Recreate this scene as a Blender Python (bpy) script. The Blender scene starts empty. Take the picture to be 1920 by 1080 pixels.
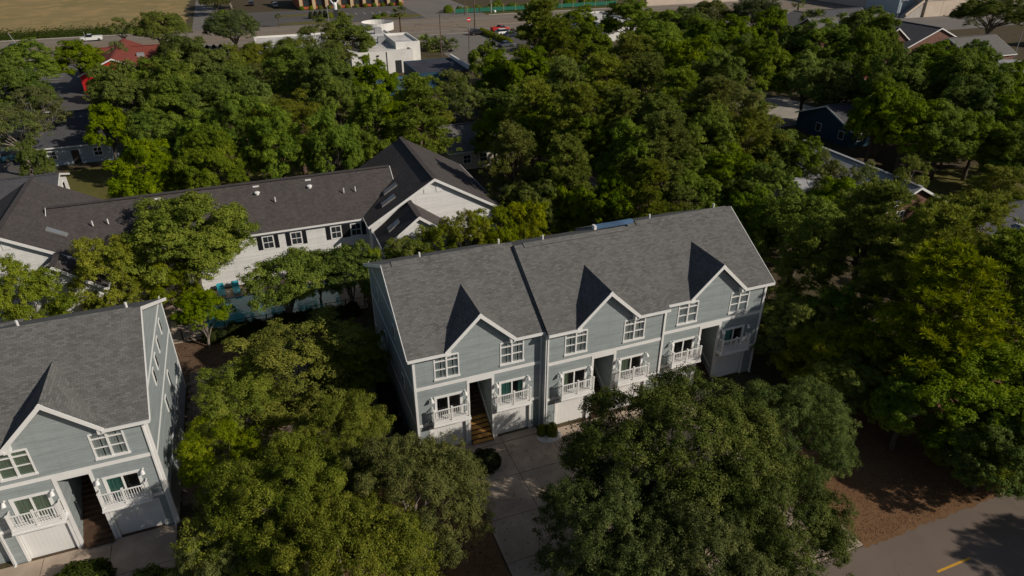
import bpy, math, random
import numpy as np
from mathutils import Vector, Matrix

# ------------------------------------------------------------------ camera, sky, sun, exposure
scn = bpy.context.scene
COL = scn.collection
cam_d = bpy.data.cameras.new('camera'); cam = bpy.data.objects.new('camera', cam_d); COL.objects.link(cam)
cam_d.sensor_width = 36.0; cam_d.lens = 24.0; cam_d.clip_start = 0.5; cam_d.clip_end = 6000
DEPRESSION = math.radians(29.42); AZIMUTH = math.radians(21.2)
cam.location = (0, 0, 34); cam.rotation_euler = (math.pi/2 - DEPRESSION, 0, -AZIMUTH)
scn.camera = cam

SUN_TO = Vector((1.2, -1.07, 1.0)).normalized()
world = bpy.data.worlds.new('World'); scn.world = world; world.use_nodes = True
wn = world.node_tree; bg = wn.nodes['Background']
sky = wn.nodes.new('ShaderNodeTexSky'); sky.sky_type = 'NISHITA'; sky.sun_disc = False
sky.sun_elevation = math.asin(SUN_TO.z); sky.sun_rotation = math.atan2(SUN_TO.x, SUN_TO.y)
wn.links.new(sky.outputs[0], bg.inputs[0]); bg.inputs[1].default_value = 0.05
sl = bpy.data.lights.new('sun', 'SUN'); sl.energy = 3.9; sl.angle = math.radians(0.53); sl.color = (1.0, 0.915, 0.80)
sun = bpy.data.objects.new('sun', sl); COL.objects.link(sun)
sun.rotation_euler = (-SUN_TO).to_track_quat('-Z', 'Y').to_euler()
vs = scn.view_settings; vs.view_transform = 'Standard'; vs.look = 'None'; vs.gamma = 1; vs.exposure = -0.12
vs.use_curve_mapping = False

R = random.Random(7)
rng = np.random.default_rng(11)

# ------------------------------------------------------------------ materials
MAT = {}
class NT:
    """small helper for node trees"""
    def __init__(s, name):
        s.m = bpy.data.materials.new(name); s.m.use_nodes = True
        s.t = s.m.node_tree; s.b = s.t.nodes['Principled BSDF']; s.out = s.t.nodes['Material Output']
    def n(s, kind, **kw):
        x = s.t.nodes.new('ShaderNode' + kind)
        for k, v in kw.items():
            if k.startswith('i_'):
                key = k[2:]; x.inputs[int(key) if key.isdigit() else key].default_value = v
            else: setattr(x, k, v)
        return x
    def l(s, a, b): s.t.links.new(a, b)
    def math(s, op, a, b=None, c=None):
        x = s.n('Math', operation=op)
        for i, v in enumerate((a, b, c)):
            if v is None: continue
            if isinstance(v, (int, float)): x.inputs[i].default_value = v
            else: s.l(v, x.inputs[i])
        return x.outputs[0]
    def mix(s, fac, a, b, mode='MIX'):
        x = s.n('Mix', data_type='RGBA', blend_type=mode)
        for sock, v in ((x.inputs[0], fac), (x.inputs[6], a), (x.inputs[7], b)):
            if isinstance(v, (int, float)): sock.default_value = v
            elif isinstance(v, tuple): sock.default_value = (*v[:3], 1)
            else: s.l(v, sock)
        return x.outputs[2]
    def ramp(s, fac, stops):
        x = s.n('ValToRGB'); e = x.color_ramp.elements
        while len(e) < len(stops): e.new(0.5)
        for i, (p, c) in enumerate(stops):
            e[i].position = p; e[i].color = (c, c, c, 1) if isinstance(c, (int, float)) else (*c, 1)
        s.l(fac, x.inputs[0]); return x.outputs[0]
    def obj(s): return s.n('TexCoord').outputs['Object']
    def pos(s): return s.n('NewGeometry').outputs['Position']
    def noise(s, vec, scale, detail=4, rough=.55):
        x = s.n('TexNoise'); x.inputs['Scale'].default_value = scale; x.inputs['Detail'].default_value = detail
        x.inputs['Roughness'].default_value = rough; s.l(vec, x.inputs['Vector']); return x.outputs[0]
    def bump(s, h, strength=.4, dist=.02):
        x = s.n('Bump'); x.inputs['Strength'].default_value = strength; x.inputs['Distance'].default_value = dist
        s.l(h, x.inputs['Height']); s.l(x.outputs[0], s.b.inputs['Normal'])
    def col(s, c):
        if isinstance(c, tuple): s.b.inputs['Base Color'].default_value = (*c, 1)
        else: s.l(c, s.b.inputs['Base Color'])
    def set(s, rough=.6, spec=.4, metal=0):
        s.b.inputs['Roughness'].default_value = rough; s.b.inputs['Specular IOR Level'].default_value = spec
        s.b.inputs['Metallic'].default_value = metal; return s.m

def plain(name, c, rough=.6, spec=.35, var=.12, scale=3.0, metal=0, bump=0):
    k = NT(name); p = k.pos(); nz = k.noise(p, scale, 5)
    f = k.ramp(nz, [(.3, 1 - var), (.7, 1 + var)] if False else [(.3, 0.0), (.7, 1.0)])
    lo = tuple(x * (1 - var) for x in c); hi = tuple(min(1, x * (1 + var)) for x in c)
    k.col(k.mix(f, lo, hi))
    if bump: k.bump(k.noise(p, scale * 8, 4), .5, bump)
    MAT[name] = k.set(rough, spec, metal); return MAT[name]

def siding(name, c, lap=.165, dirt=.1):
    k = NT(name); p = k.pos(); sx = k.n('SeparateXYZ'); k.l(p, sx.inputs[0])
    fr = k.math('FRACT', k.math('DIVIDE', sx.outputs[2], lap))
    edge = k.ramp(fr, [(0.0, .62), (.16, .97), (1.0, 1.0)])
    mp = k.n('Mapping'); mp.inputs['Scale'].default_value = (.35, .35, 3.0); k.l(p, mp.inputs[0])
    nz = k.noise(mp.outputs[0], 1.6, 5)
    cell = k.n('TexWhiteNoise', noise_dimensions='1D'); k.l(k.math('FLOOR', k.math('DIVIDE', sx.outputs[2], lap)), cell.inputs['W'])
    base = k.mix(k.ramp(nz, [(.3, 0.0), (.7, 1.0)]), tuple(x * (1 - dirt) for x in c), tuple(x * (1 + dirt) for x in c))
    base = k.mix(k.math('MULTIPLY', cell.outputs[0], .12), base, (0.05, 0.05, 0.05))
    vs_ = k.n('Mapping'); vs_.inputs['Scale'].default_value = (2.2, 2.2, .10); k.l(p, vs_.inputs[0]); sn = k.noise(vs_.outputs[0], 1.0, 5, .65)
    base = k.mix(k.math('MULTIPLY', k.ramp(sn, [(.5, 0.0), (.8, 1.0)]), .28), base, tuple(x * .55 for x in c))
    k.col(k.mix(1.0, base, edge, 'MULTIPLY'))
    k.bump(fr, .6, .02)
    MAT[name] = k.set(.55, .3)

def shingles(name, cols, along='x', w=.32, h=.15, slope=1.16, streak=.25):
    """asphalt shingles: courses that follow the slope; 'along' is the ridge direction"""
    k = NT(name); p = k.pos(); sx = k.n('SeparateXYZ'); k.l(p, sx.inputs[0])
    a, b = (sx.outputs[0], sx.outputs[1]) if along == 'x' else (sx.outputs[1], sx.outputs[0])
    cb = k.n('CombineXYZ'); k.l(a, cb.inputs[0]); k.l(k.math('MULTIPLY', b, slope), cb.inputs[1])
    br = k.n('TexBrick'); k.l(cb.outputs[0], br.inputs['Vector'])
    br.offset = .5; br.inputs['Scale'].default_value = 1; br.inputs['Brick Width'].default_value = w
    br.inputs['Row Height'].default_value = h; br.inputs['Mortar Size'].default_value = .012; br.inputs['Mortar Smooth'].default_value = .3
    br.inputs['Color1'].default_value = (0, 0, 0, 1); br.inputs['Color2'].default_value = (1, 1, 1, 1); br.inputs['Mortar'].default_value = (.0, .0, .0, 1)
    br.inputs['Bias'].default_value = 0
    lo, mid, hi = cols
    n1 = k.noise(p, .7, 5, .6); n2 = k.noise(p, 11.0, 3, .7)
    c = k.mix(br.outputs[0], lo, hi)
    c = k.mix(.45, c, mid)
    c = k.mix(k.math('MULTIPLY', k.ramp(n1, [(.35, 0.0), (.68, 1.0)]), .3), c, hi)
    st = k.n('Mapping'); st.inputs['Scale'].default_value = (1.3, .12, .12) if along == 'x' else (.12, 1.3, .12); k.l(p, st.inputs[0])
    sn = k.noise(st.outputs[0], 1.1, 4)
    c = k.mix(k.math('MULTIPLY', k.ramp(sn, [(.45, 0.0), (.75, 1.0)]), streak), c, lo)
    c = k.mix(k.math('MULTIPLY', k.math('SUBTRACT', n2, .45), 1.8), c, hi)
    c = k.mix(k.math('MULTIPLY', br.outputs[1], .18), c, (.01, .01, .012))
    k.col(c); k.bump(br.outputs[0], .35, .012)
    MAT[name] = k.set(.9, .2)

shingles('shingle_grey', ((.065, .064, .062), (.112, .110, .106), (.19, .185, .177)))
shingles('shingle_grey_dormer', ((.065, .064, .062), (.112, .110, .106), (.19, .185, .177)), along='y', slope=1.39)
shingles('shingle_brown', ((.043, .037, .036), (.068, .06, .058), (.105, .092, .088)), streak=.4)
shingles('shingle_brown_cross', ((.043, .037, .036), (.068, .06, .058), (.105, .092, .088)), along='y', streak=.4)
shingles('shingle_charcoal', ((.05, .05, .055), (.075, .075, .082), (.11, .11, .118)))
shingles('shingle_pale', ((.24, .24, .25), (.31, .31, .32), (.40, .40, .41)))
shingles('shingle_taupe', ((.10, .095, .088), (.135, .13, .12), (.18, .17, .16)))
shingles('shingle_red', ((.15, .038, .027), (.20, .05, .036), (.26, .07, .05)))
siding('siding_grey', (.335, .378, .38), dirt=.12)
siding('siding_white', (.83, .82, .80), lap=.15, dirt=.06)
siding('siding_pale_blue', (.40, .47, .52))
siding('siding_cream', (.62, .57, .47))
plain('trim_white', (.76, .75, .73), .5, .35, .05, 1.5)
plain('garage_white', (.74, .73, .71), .5, .35, .05, .8)
plain('dark_room', (.03, .03, .03), .9, .1)
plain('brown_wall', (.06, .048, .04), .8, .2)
plain('stair_wood', (.50, .27, .07), .65, .3, .3, 2.5)
plain('stair_dark', (.085, .05, .032), .7, .25, .3, 2.5)  # brown wood; also stands in for passage shade on upper treads
plain('shutter_black', (.012, .012, .014), .5, .4)
plain('curtain_white', (.72, .71, .67), .9, .1, .1, 4)
plain('curtain_green', (.12, .34, .28), .9, .1, .15, 4)
plain('curtain_sage', (.36, .43, .30), .9, .1, .1, 4)
plain('lamp_white', (.75, .74, .72), .4, .4, .04)
plain('vent_white', (.75, .74, .72), .45, .4, .04)
plain('metal_dark', (.03, .03, .032), .45, .5)
plain('metal_grey', (.30, .30, .31), .45, .5, .1)
plain('skylight_frame', (.20, .19, .18), .5, .5)
plain('wood_pole', (.13, .095, .07), .85, .2, .25, 1.2)
plain('brick_red', (.175, .092, .07), .85, .2, .25, 2.2)
plain('stucco_white', (.72, .70, .66), .8, .2, .08, .6)
plain('stucco_beige', (.52, .43, .35), .85, .2, .07, .4)
plain('stucco_orange', (.42, .10, .045), .8, .2, .15, .7)
plain('stucco_tan', (.52, .40, .24), .8, .2, .1, .7)
plain('wall_blue', (.018, .062, .10), .7, .3, .2, .8)
plain('wall_red', (.5, .015, .018), .6, .35, .08, .8)
plain('roof_membrane', (.55, .53, .50), .85, .2, .25, .35)
plain('roof_tar', (.055, .055, .07), .85, .2, .2, .4)
plain('tarp_blue', (.07, .13, .22), .6, .3, .35, .6)
plain('rubber', (.012, .012, .012), .8, .3)
plain('chrome', (.55, .55, .56), .25, .6, .05, metal=1)
plain('lamp_red', (.35, .01, .01), .3, .5)
plain('lamp_clear', (.7, .7, .68), .2, .6)
plain('sign_red', (.55, .012, .02), .5, .4, .03)
plain('sign_white', (.8, .8, .78), .5, .4, .03)
plain('yellow_paint', (.62, .33, .035), .7, .3, .18, 6)
plain('white_paint', (.62, .60, .55), .75, .3, .2, 1.5)
plain('stone_pale', (.42, .41, .40), .85, .2, .25, 3, bump=.02)
plain('gravel_white', (.55, .53, .50), .9, .2, .35, 9, bump=.03)
plain('kerb_concrete', (.40, .37, .33), .85, .2, .15, 1)
plain('net_green', (.02, .14, .09), .7, .2, .2, 2)
plain('wicker', (.55, .35, .2), .8, .2, .1, 2)
plain('turquoise', (.02, .30, .38), .5, .4, .1, 2)

def glass(name, tint=(.86, .92, .92), gloss=.05):
    k = NT(name); t = k.n('BsdfTransparent'); t.inputs[0].default_value = (*tint, 1)
    g = k.n('BsdfGlossy'); g.inputs['Roughness'].default_value = .04; g.inputs['Color'].default_value = (.9, .93, .95, 1)
    lw = k.n('LayerWeight'); lw.inputs['Blend'].default_value = .25
    f = k.math('ADD', k.math('MULTIPLY', lw.outputs['Fresnel'], .8), gloss)
    mx = k.n('MixShader'); k.l(f, mx.inputs[0]); k.l(t.outputs[0], mx.inputs[1]); k.l(g.outputs[0], mx.inputs[2])
    k.l(mx.outputs[0], k.out.inputs[0]); MAT[name] = k.m
glass('window_glass')
def darkglass(name, c):
    k = NT(name); k.col(c); MAT[name] = k.set(.08, .6)
darkglass('car_glass', (.015, .018, .022)); darkglass('far_glass', (.03, .035, .04)); darkglass('skylight_glass', (.20, .22, .24))

def concrete(name, c, stain=.45):
    k = NT(name); p = k.pos(); n1 = k.noise(p, .45, 6, .6); n2 = k.noise(p, 4.0, 5); n3 = k.noise(p, 40, 3)
    a = k.mix(k.ramp(n1, [(.35, 0.0), (.7, 1.0)]), tuple(x * (1 - stain) for x in c), c)
    a = k.mix(k.math('MULTIPLY', k.ramp(n2, [(.4, 0.0), (.75, 1.0)]), .3), a, tuple(x * .72 for x in c))
    a = k.mix(k.math('MULTIPLY', n3, .2), a, tuple(x * .7 for x in c))
    k.col(a); k.bump(n3, .3, .005); MAT[name] = k.set(.88, .25)
concrete('concrete_drive', (.53, .42, .325), .4)
concrete('concrete_pale', (.42, .38, .33), .25)
concrete('pool_deck', (.50, .40, .31), .2)
def asphalt(name, c, var=.2):
    k = NT(name); p = k.pos(); n1 = k.noise(p, .12, 6, .6); n2 = k.noise(p, 25, 3); 
    mp = k.n('Mapping'); mp.inputs['Scale'].default_value = (.02, .6, 1); k.l(p, mp.inputs[0]); n3 = k.noise(mp.outputs[0], 1.0, 4)
    a = k.mix(k.ramp(n1, [(.3, 0.0), (.7, 1.0)]), tuple(x * (1 - var) for x in c), c)
    a = k.mix(k.math('MULTIPLY', k.ramp(n3, [(.45, 0.0), (.7, 1.0)]), .28), a, tuple(x * .68 for x in c))
    a = k.mix(k.math('MULTIPLY', n2, .3), a, tuple(x * .6 for x in c))
    vo = k.n('TexVoronoi', feature='DISTANCE_TO_EDGE'); wv = k.n('TexNoise'); wv.inputs['Scale'].default_value = .8; k.l(p, wv.inputs['Vector'])
    wa = k.n('VectorMath', operation='MULTIPLY_ADD'); k.l(wv.outputs['Color'], wa.inputs[0]); wa.inputs[1].default_value = (2.2, 2.2, 0); k.l(p, wa.inputs[2])
    k.l(wa.outputs[0], vo.inputs['Vector']); vo.inputs['Scale'].default_value = .16
    crack = k.math('MULTIPLY', k.math('LESS_THAN', vo.outputs['Distance'], .0045), k.ramp(n1, [(.45, 0.0), (.6, .6)]))
    a = k.mix(crack, a, tuple(x * .35 for x in c))
    patch = k.n('TexNoise'); patch.inputs['Scale'].default_value = .28; k.l(p, patch.inputs['Vector'])
    a = k.mix(k.ramp(patch.outputs[0], [(.62, 0.0), (.64, .22)]), a, tuple(x * .6 for x in c))
    k.col(a); k.bump(n2, .4, .008); MAT[name] = k.set(.85, .25)
asphalt('asphalt_street', (.20, .155, .125)); asphalt('asphalt_highway', (.25, .205, .16), .12); asphalt('asphalt_lot', (.125, .115, .108))
asphalt('asphalt_side', (.21, .19, .17), .15)

def earth(name, a, b, c, s1=.15, s2=1.3, bump=.05):
    k = NT(name); p = k.pos(); n1 = k.noise(p, s1, 6, .6); n2 = k.noise(p, s2, 6, .65); n3 = k.noise(p, 14, 4, .7)
    x = k.mix(k.ramp(n1, [(.38, 0.0), (.62, 1.0)]), a, b)
    x = k.mix(k.ramp(n2, [(.45, 0.0), (.72, 1.0)]), x, c)
    x = k.mix(k.math('MULTIPLY', n3, .55), x, tuple(v * .45 for v in a))
    k.col(x); k.bump(n3, .7, bump); MAT[name] = k.set(.95, .15)
earth('ground_woods', (.095, .07, .045), (.075, .072, .03), (.15, .105, .065))
earth('ground_mulch', (.21, .115, .058), (.26, .15, .075), (.14, .07, .038), .5, 4)
earth('ground_sandy', (.26, .205, .155), (.30, .24, .185), (.19, .145, .105), .3, 2)
earth('ground_soil', (.165, .105, .066), (.20, .13, .085), (.12, .075, .05), .3, 2)
earth('field_dry', (.33, .25, .115), (.25, .21, .085), (.52, .34, .15), .03, .12)
earth('grass_lawn', (.115, .115, .028), (.15, .135, .035), (.19, .145, .06), .25, 1.6)
earth('grass_verge', (.085, .09, .025), (.11, .105, .03), (.15, .12, .05), .1, .8)

k = NT('pool_water'); p = k.pos(); nz = k.noise(p, 1.2, 3)
k.col(k.mix(nz, (.03, .24, .28), (.06, .36, .40))); k.bump(k.noise(p, 3, 2), .25, .05); MAT['pool_water'] = k.set(.06, .5)

def leafmat(name, dark, mid, light, brown=.0, trans=.32):
    k = NT(name); oi = k.n('ObjectInfo'); at = k.n('Attribute', attribute_name='tint', attribute_type='GEOMETRY')
    c = k.ramp(at.outputs['Fac'], [(0.0, dark), (.5, mid), (1.0, light)])
    h = k.n('HueSaturation'); k.l(c, h.inputs['Color'])
    k.l(k.math('ADD', k.math('MULTIPLY', oi.outputs['Random'], .024), .480), h.inputs['Hue'])
    rv = k.math('FRACT', k.math('MULTIPLY', oi.outputs['Random'], 7.31))
    k.l(k.math('ADD', k.math('MULTIPLY', rv, .4), .82), h.inputs['Value'])
    rs = k.math('FRACT', k.math('MULTIPLY', oi.outputs['Random'], 3.77))
    k.l(k.math('ADD', k.math('MULTIPLY', rs, .25), .85), h.inputs['Saturation'])
    k.l(h.outputs[0], k.b.inputs['Base Color']); k.b.inputs['Roughness'].default_value = .6; k.b.inputs['Specular IOR Level'].default_value = .12
    tr = k.n('BsdfTranslucent'); k.l(h.outputs[0], tr.inputs['Color'])
    mx = k.n('MixShader'); mx.inputs[0].default_value = trans; k.l(k.b.outputs[0], mx.inputs[1]); k.l(tr.outputs[0], mx.inputs[2])
    k.l(mx.outputs[0], k.out.inputs[0]); MAT[name] = k.m
leafmat('leaf_oak', (.055, .080, .012), (.140, .175, .024), (.290, .305, .055))
leafmat('leaf_oak_dark', (.030, .054, .012), (.085, .122, .022), (.215, .245, .058))
leafmat('leaf_broad', (.042, .088, .007), (.130, .205, .012), (.275, .350, .024))
leafmat('leaf_fresh', (.056, .108, .007), (.155, .230, .012), (.300, .370, .024))
leafmat('leaf_pine', (.070, .108, .007), (.170, .225, .013), (.335, .36, .028))
leafmat('leaf_bush', (.074, .112, .006), (.180, .228, .011), (.34, .36, .022))
leafmat('leaf_cedar', (.074, .092, .011), (.145, .166, .018), (.26, .27, .034))
leafmat('leaf_grey', (.064, .092, .020), (.145, .188, .036), (.27, .30, .065))
leafmat('litter_brown', (.07, .035, .018), (.16, .085, .04), (.30, .18, .09), trans=.05)
leafmat('leaf_hedge', (.022, .034, .006), (.038, .056, .01), (.062, .082, .016))
plain('bark_grey', (.21, .18, .15), .9, .15, .3, 3, bump=.02)
plain('bark_dark', (.10, .082, .065), .9, .15, .3, 3, bump=.02)
plain('bark_brown', (.115, .078, .055), .9, .15, .3, 3, bump=.02)

# ------------------------------------------------------------------ mesh helpers
class MB:
    def __init__(s): s.v = []; s.f = []
    def add(s, vs, fs):
        o = len(s.v); s.v += [tuple(p) for p in vs]; s.f += [tuple(i + o for i in f) for f in fs]; return s
    def box(s, x0, x1, y0, y1, z0, z1):
        return s.add([(x0,y0,z0),(x1,y0,z0),(x1,y1,z0),(x0,y1,z0),(x0,y0,z1),(x1,y0,z1),(x1,y1,z1),(x0,y1,z1)],
                     [(0,3,2,1),(4,5,6,7),(0,1,5,4),(1,2,6,5),(2,3,7,6),(3,0,4,7)])
    def poly(s, pts): return s.add(pts, [tuple(range(len(pts)))])
    def prism(s, pts, d):
        n = len(pts); d = Vector(d); top = [Vector(p) for p in pts]; bot = [p + d for p in top]
        return s.add(top + bot, [tuple(range(n)), tuple(range(2*n-1, n-1, -1))] + [(i, n+i, n+(i+1) % n, (i+1) % n) for i in range(n)])
    def beam(s, p0, p1, w, h, up=(0,0,1)):
        p0, p1 = Vector(p0), Vector(p1); d = (p1-p0).normalized(); u = Vector(up); sd = d.cross(u).normalized()*w/2; u2 = sd.cross(d).normalized()*h/2
        q = [p0-sd-u2, p0+sd-u2, p0+sd+u2, p0-sd+u2]; r = [p1-sd-u2, p1+sd-u2, p1+sd+u2, p1-sd+u2]
        return s.add(q+r, [(0,1,2,3),(7,6,5,4),(0,4,5,1),(1,5,6,2),(2,6,7,3),(3,7,4,0)])
    def tube(s, pts, rad, n=8, cap=True):
        pts = [Vector(p) for p in pts]; o = len(s.v); prev = None
        for i, p in enumerate(pts):
            d = (pts[min(i+1, len(pts)-1)] - pts[max(i-1, 0)]).normalized()
            a = d.cross(Vector((0,0,1)) if abs(d.z) < .95 else Vector((1,0,0))).normalized(); b = d.cross(a)
            r = rad[i] if isinstance(rad, (list, tuple)) else rad
            for j in range(n):
                t = 2*math.pi*j/n; s.v.append(tuple(p + a*math.cos(t)*r + b*math.sin(t)*r))
        for i in range(len(pts)-1):
            for j in range(n):
                s.f.append((o+i*n+j, o+i*n+(j+1) % n, o+(i+1)*n+(j+1) % n, o+(i+1)*n+j))
        if cap:
            s.f.append(tuple(o+j for j in range(n-1, -1, -1))); s.f.append(tuple(o+(len(pts)-1)*n+j for j in range(n)))
        return s
    def dome(s, c, rx, ry, rz, n=12, m=6):
        o = len(s.v); c = Vector(c)
        for i in range(m):
            t = math.pi/2*i/m
            for j in range(n):
                a = 2*math.pi*j/n; s.v.append((c.x+rx*math.cos(t)*math.cos(a), c.y+ry*math.cos(t)*math.sin(a), c.z+rz*math.sin(t)))
        s.v.append((c.x, c.y, c.z+rz))
        for i in range(m-1):
            for j in range(n): s.f.append((o+i*n+j, o+i*n+(j+1) % n, o+(i+1)*n+(j+1) % n, o+(i+1)*n+j))
        for j in range(n): s.f.append((o+(m-1)*n+j, o+(m-1)*n+(j+1) % n, o+m*n))
        return s
    def mesh(s, name, mat, off=(0,0,0), smooth=False):
        me = bpy.data.meshes.new(name); ox, oy, oz = off
        me.from_pydata([(x-ox, y-oy, z-oz) for x, y, z in s.v], [], s.f)
        me.materials.append(MAT[mat])
        if smooth: me.polygons.foreach_set('use_smooth', [True]*len(me.polygons))
        me.update(); return me
    def build(s, name, mat, parent=None, loc=None, smooth=False):
        """verts are in world coordinates; a part is stored relative to its thing's base"""
        off = ORG[parent.name] if parent else (loc or (0,0,0))
        o = bpy.data.objects.new(name, s.mesh(name, mat, off, smooth)); COL.objects.link(o)
        if parent: o.parent = parent; ORG[o.name] = off
        else: o.location = off; ORG[o.name] = off
        return o
ORG = {}
def tag(o, label=None, cat=None, group=None, kind=None):
    if label: o['label'] = label
    if cat: o['category'] = cat
    if group: o['group'] = group
    if kind: o['kind'] = kind
    return o
def thing(name, label, cat, loc=(0,0,0), group=None):
    o = bpy.data.objects.new(name, None); COL.objects.link(o); o.location = loc; ORG[o.name] = tuple(loc)
    o.empty_display_size = .3
    return tag(o, label, cat, group)
def inst(name, me, parent, at):
    """a piece sharing mesh data, placed at world point 'at'"""
    o = bpy.data.objects.new(name, me); COL.objects.link(o); off = ORG[parent.name]; o.parent = parent
    o.location = (at[0]-off[0], at[1]-off[1], at[2]-off[2]); ORG[o.name] = tuple(at); return o
def copy_tree(o, parent=None):
    c = o.copy(); COL.objects.link(c)
    if parent: c.parent = parent
    for ch in list(o.children): copy_tree(ch, c)
    return c
def holes_wall(mb, x0, x1, z0, z1, y, holes, d=.16):
    """front wall on plane y with rectangular openings (hx0,hx1,hz0,hz1) and their reveals"""
    xs = sorted({x0, x1, *[h[0] for h in holes], *[h[1] for h in holes]}); zs = sorted({z0, z1, *[h[2] for h in holes], *[h[3] for h in holes]})
    for i in range(len(xs)-1):
        for j in range(len(zs)-1):
            cx, cz = (xs[i]+xs[i+1])/2, (zs[j]+zs[j+1])/2
            if any(h[0] < cx < h[1] and h[2] < cz < h[3] for h in holes): continue
            mb.poly([(xs[i],y,zs[j]),(xs[i+1],y,zs[j]),(xs[i+1],y,zs[j+1]),(xs[i],y,zs[j+1])])
    for a, b, c, e in holes:
        mb.poly([(a,y,c),(a,y,e),(a,y+d,e),(a,y+d,c)]); mb.poly([(b,y,c),(b,y+d,c),(b,y+d,e),(b,y,e)])
        mb.poly([(a,y,e),(b,y,e),(b,y+d,e),(a,y+d,e)])
        if c > z0: mb.poly([(a,y,c),(a,y+d,c),(b,y+d,c),(b,y,c)])
    return mb

# ------------------------------------------------------------------ the ground and roads
def sheet(name, mat, x0, x1, y0, y1, z, parent=None):
    o = MB().poly([(x0,y0,z),(x1,y0,z),(x1,y1,z),(x0,y1,z)]).build(name, mat, parent)
    if not parent: tag(o, kind='structure')
    return o
def poly_sheet(name, mat, pts, z):
    return tag(MB().poly([(x, y, z) for x, y in pts]).build(name, mat), kind='structure')
sheet('ground', 'ground_woods', -2500, 3000, -1500, 4000, 0)
def wavy(x0, x1, y0, y1, amp, n=40):
    pts = []
    for i in range(n): t = i/n; pts.append((x0+(x1-x0)*t, y0+R.uniform(-amp, amp)))
    for i in range(n): t = i/n; pts.append((x1+R.uniform(-amp, amp), y0+(y1-y0)*t))
    for i in range(n): t = i/n; pts.append((x1-(x1-x0)*t, y1+R.uniform(-amp, amp)))
    for i in range(n): t = i/n; pts.append((x0+R.uniform(-amp, amp), y1-(y1-y0)*t))
    return pts
poly_sheet('mulch_ground', 'ground_mulch', wavy(30.2, 70, 18.65, 31, .13, 150), .012)
poly_sheet('mulch_bed', 'ground_mulch', wavy(-8.2, 9.4, 16, 34, .05), .004)
poly_sheet('soil_yard', 'ground_soil', wavy(-12.5, 6.5, 50.8, 58.2, .25), .004)
poly_sheet('sandy_path', 'ground_sandy', wavy(-8.4, 6.8, 37, 52.5, .3), .008)
poly_sheet('back_lawn', 'grass_lawn', wavy(-27, 8, 83, 112, .8), .004)
poly_sheet('side_lawn', 'grass_lawn', wavy(72, 100, 44, 66, .8), .004)
poly_sheet('sandy_clearing', 'ground_sandy', wavy(30, 44, 74, 84, .6), .004)
poly_sheet('dry_field', 'field_dry', wavy(-400, -14, 256, 520, 1.2, 60), .006)
poly_sheet('road_verge', 'grass_verge', wavy(-400, 150, 238, 258, .5, 60), .004)
sheet('street', 'asphalt_street', -200, 400, 10.2, 18.75, .008)
sheet('highway', 'asphalt_highway', -500, 700, 206.5, 240, .012)
poly_sheet('side_street', 'asphalt_side', [(50,150),(66,150),(66,182),(75,206.6),(47,206.6),(50,190)], .016)
sheet('car_park', 'asphalt_lot', 66.5, 92, 168, 206.4, .010)
sheet('restaurant_car_park', 'asphalt_lot', 3, 72, 240.2, 276, .016)
sheet('entrance_road', 'asphalt_side', 62, 84, 240.1, 400, .020)
sheet('field_driveway', 'asphalt_side', -11.5, -4.5, 240.1, 420, .018)
sheet('red_house_car_park', 'asphalt_lot', -62, -27, 120, 198, .006)
sheet('back_road', 'asphalt_lot', -60, -27.5, 88, 119.8, .010)
sheet('wood_lane', 'concrete_pale', 82, 101, 92.5, 110, .012)
sheet('church_car_park', 'asphalt_side', 150, 320, 158, 230, .008)
# painted lines
def paint(name, mat, rects, z, label, cat, group=None):
    for (x0, x1, y0, y1) in rects:
        tag(MB().poly([(x0,y0,z),(x1,y0,z),(x1,y1,z),(x0,y1,z)]).build(name, mat, loc=(x0,y0,0)), label, cat, group)
paint('lane_dash', 'yellow_paint', [(32.75, 35.35, 15.72, 15.86)], .013, 'single yellow centre dash painted on the near street', 'road marking')
paint('lane_line', 'white_paint', [(-500, 700, y, y+.15) for y in (213.2, 233.4)], .018, 'long white lane line on the wide highway', 'road marking', 'white lane lines of the highway')
paint('turn_line', 'yellow_paint', [(-500, 700, y, y+.18) for y in (220.6, 225.2)], .018, 'long yellow turning lane line along the middle of the highway', 'road marking', 'yellow lines of the highway')
paint('road_edge_line', 'white_paint', [(80, 130, 219.2, 219.5), (50, 72, 206.9, 207.2)], .022, 'white edge line at the highway junction beside the side street', 'road marking', 'junction edge lines')
paint('stall_line', 'white_paint', [(x, x+.14, 257, 262.5) for x in np.arange(33, 58, 2.9)], .022, 'white parking stall line in front of the orange restaurant', 'parking line', 'restaurant stall lines')
paint('stall_line', 'white_paint', [(-45.0+i*.01, -37, y, y+.14) for i, y in enumerate(np.arange(160, 196, 2.9))], .012, 'white parking stall line beside the red-roofed shop', 'parking line', 'stall lines beside the red-roofed shop')
# kerbs
def kerb(x0, x1, y0, y1, label):
    tag(MB().box(x0, x1, y0, y1, 0, .14).build('kerb', 'kerb_concrete', loc=((x0+x1)/2, (y0+y1)/2, 0)), kind='structure')
kerb(-500, -14, 240.1, 240.5, ''); kerb(84.4, 700, 240.1, 240.5, ''); kerb(-500, -40, 206, 206.4, ''); kerb(93, 700, 206, 206.4, '')
def island(pts, name, label):
    o = MB().prism([(x, y, .13) for x, y in pts], (0, 0, -.13)).build(name, 'grass_lawn', loc=(pts[0][0], pts[0][1], 0)); tag(o, kind='structure')
def oval(cx, cy, rx, ry, n=20): return [(cx+rx*math.cos(2*math.pi*i/n), cy+ry*math.sin(2*math.pi*i/n)) for i in range(n)]
island(oval(20.5, 262.5, 5.2, 1.8), 'traffic_island', ''); island(oval(24, 243.5, 10, 2.3), 'traffic_island', ''); island(oval(54, 248, 8.5, 4.2), 'traffic_island', ''); island(oval(47, 200.5, 5, 2), 'traffic_island', '')

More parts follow.
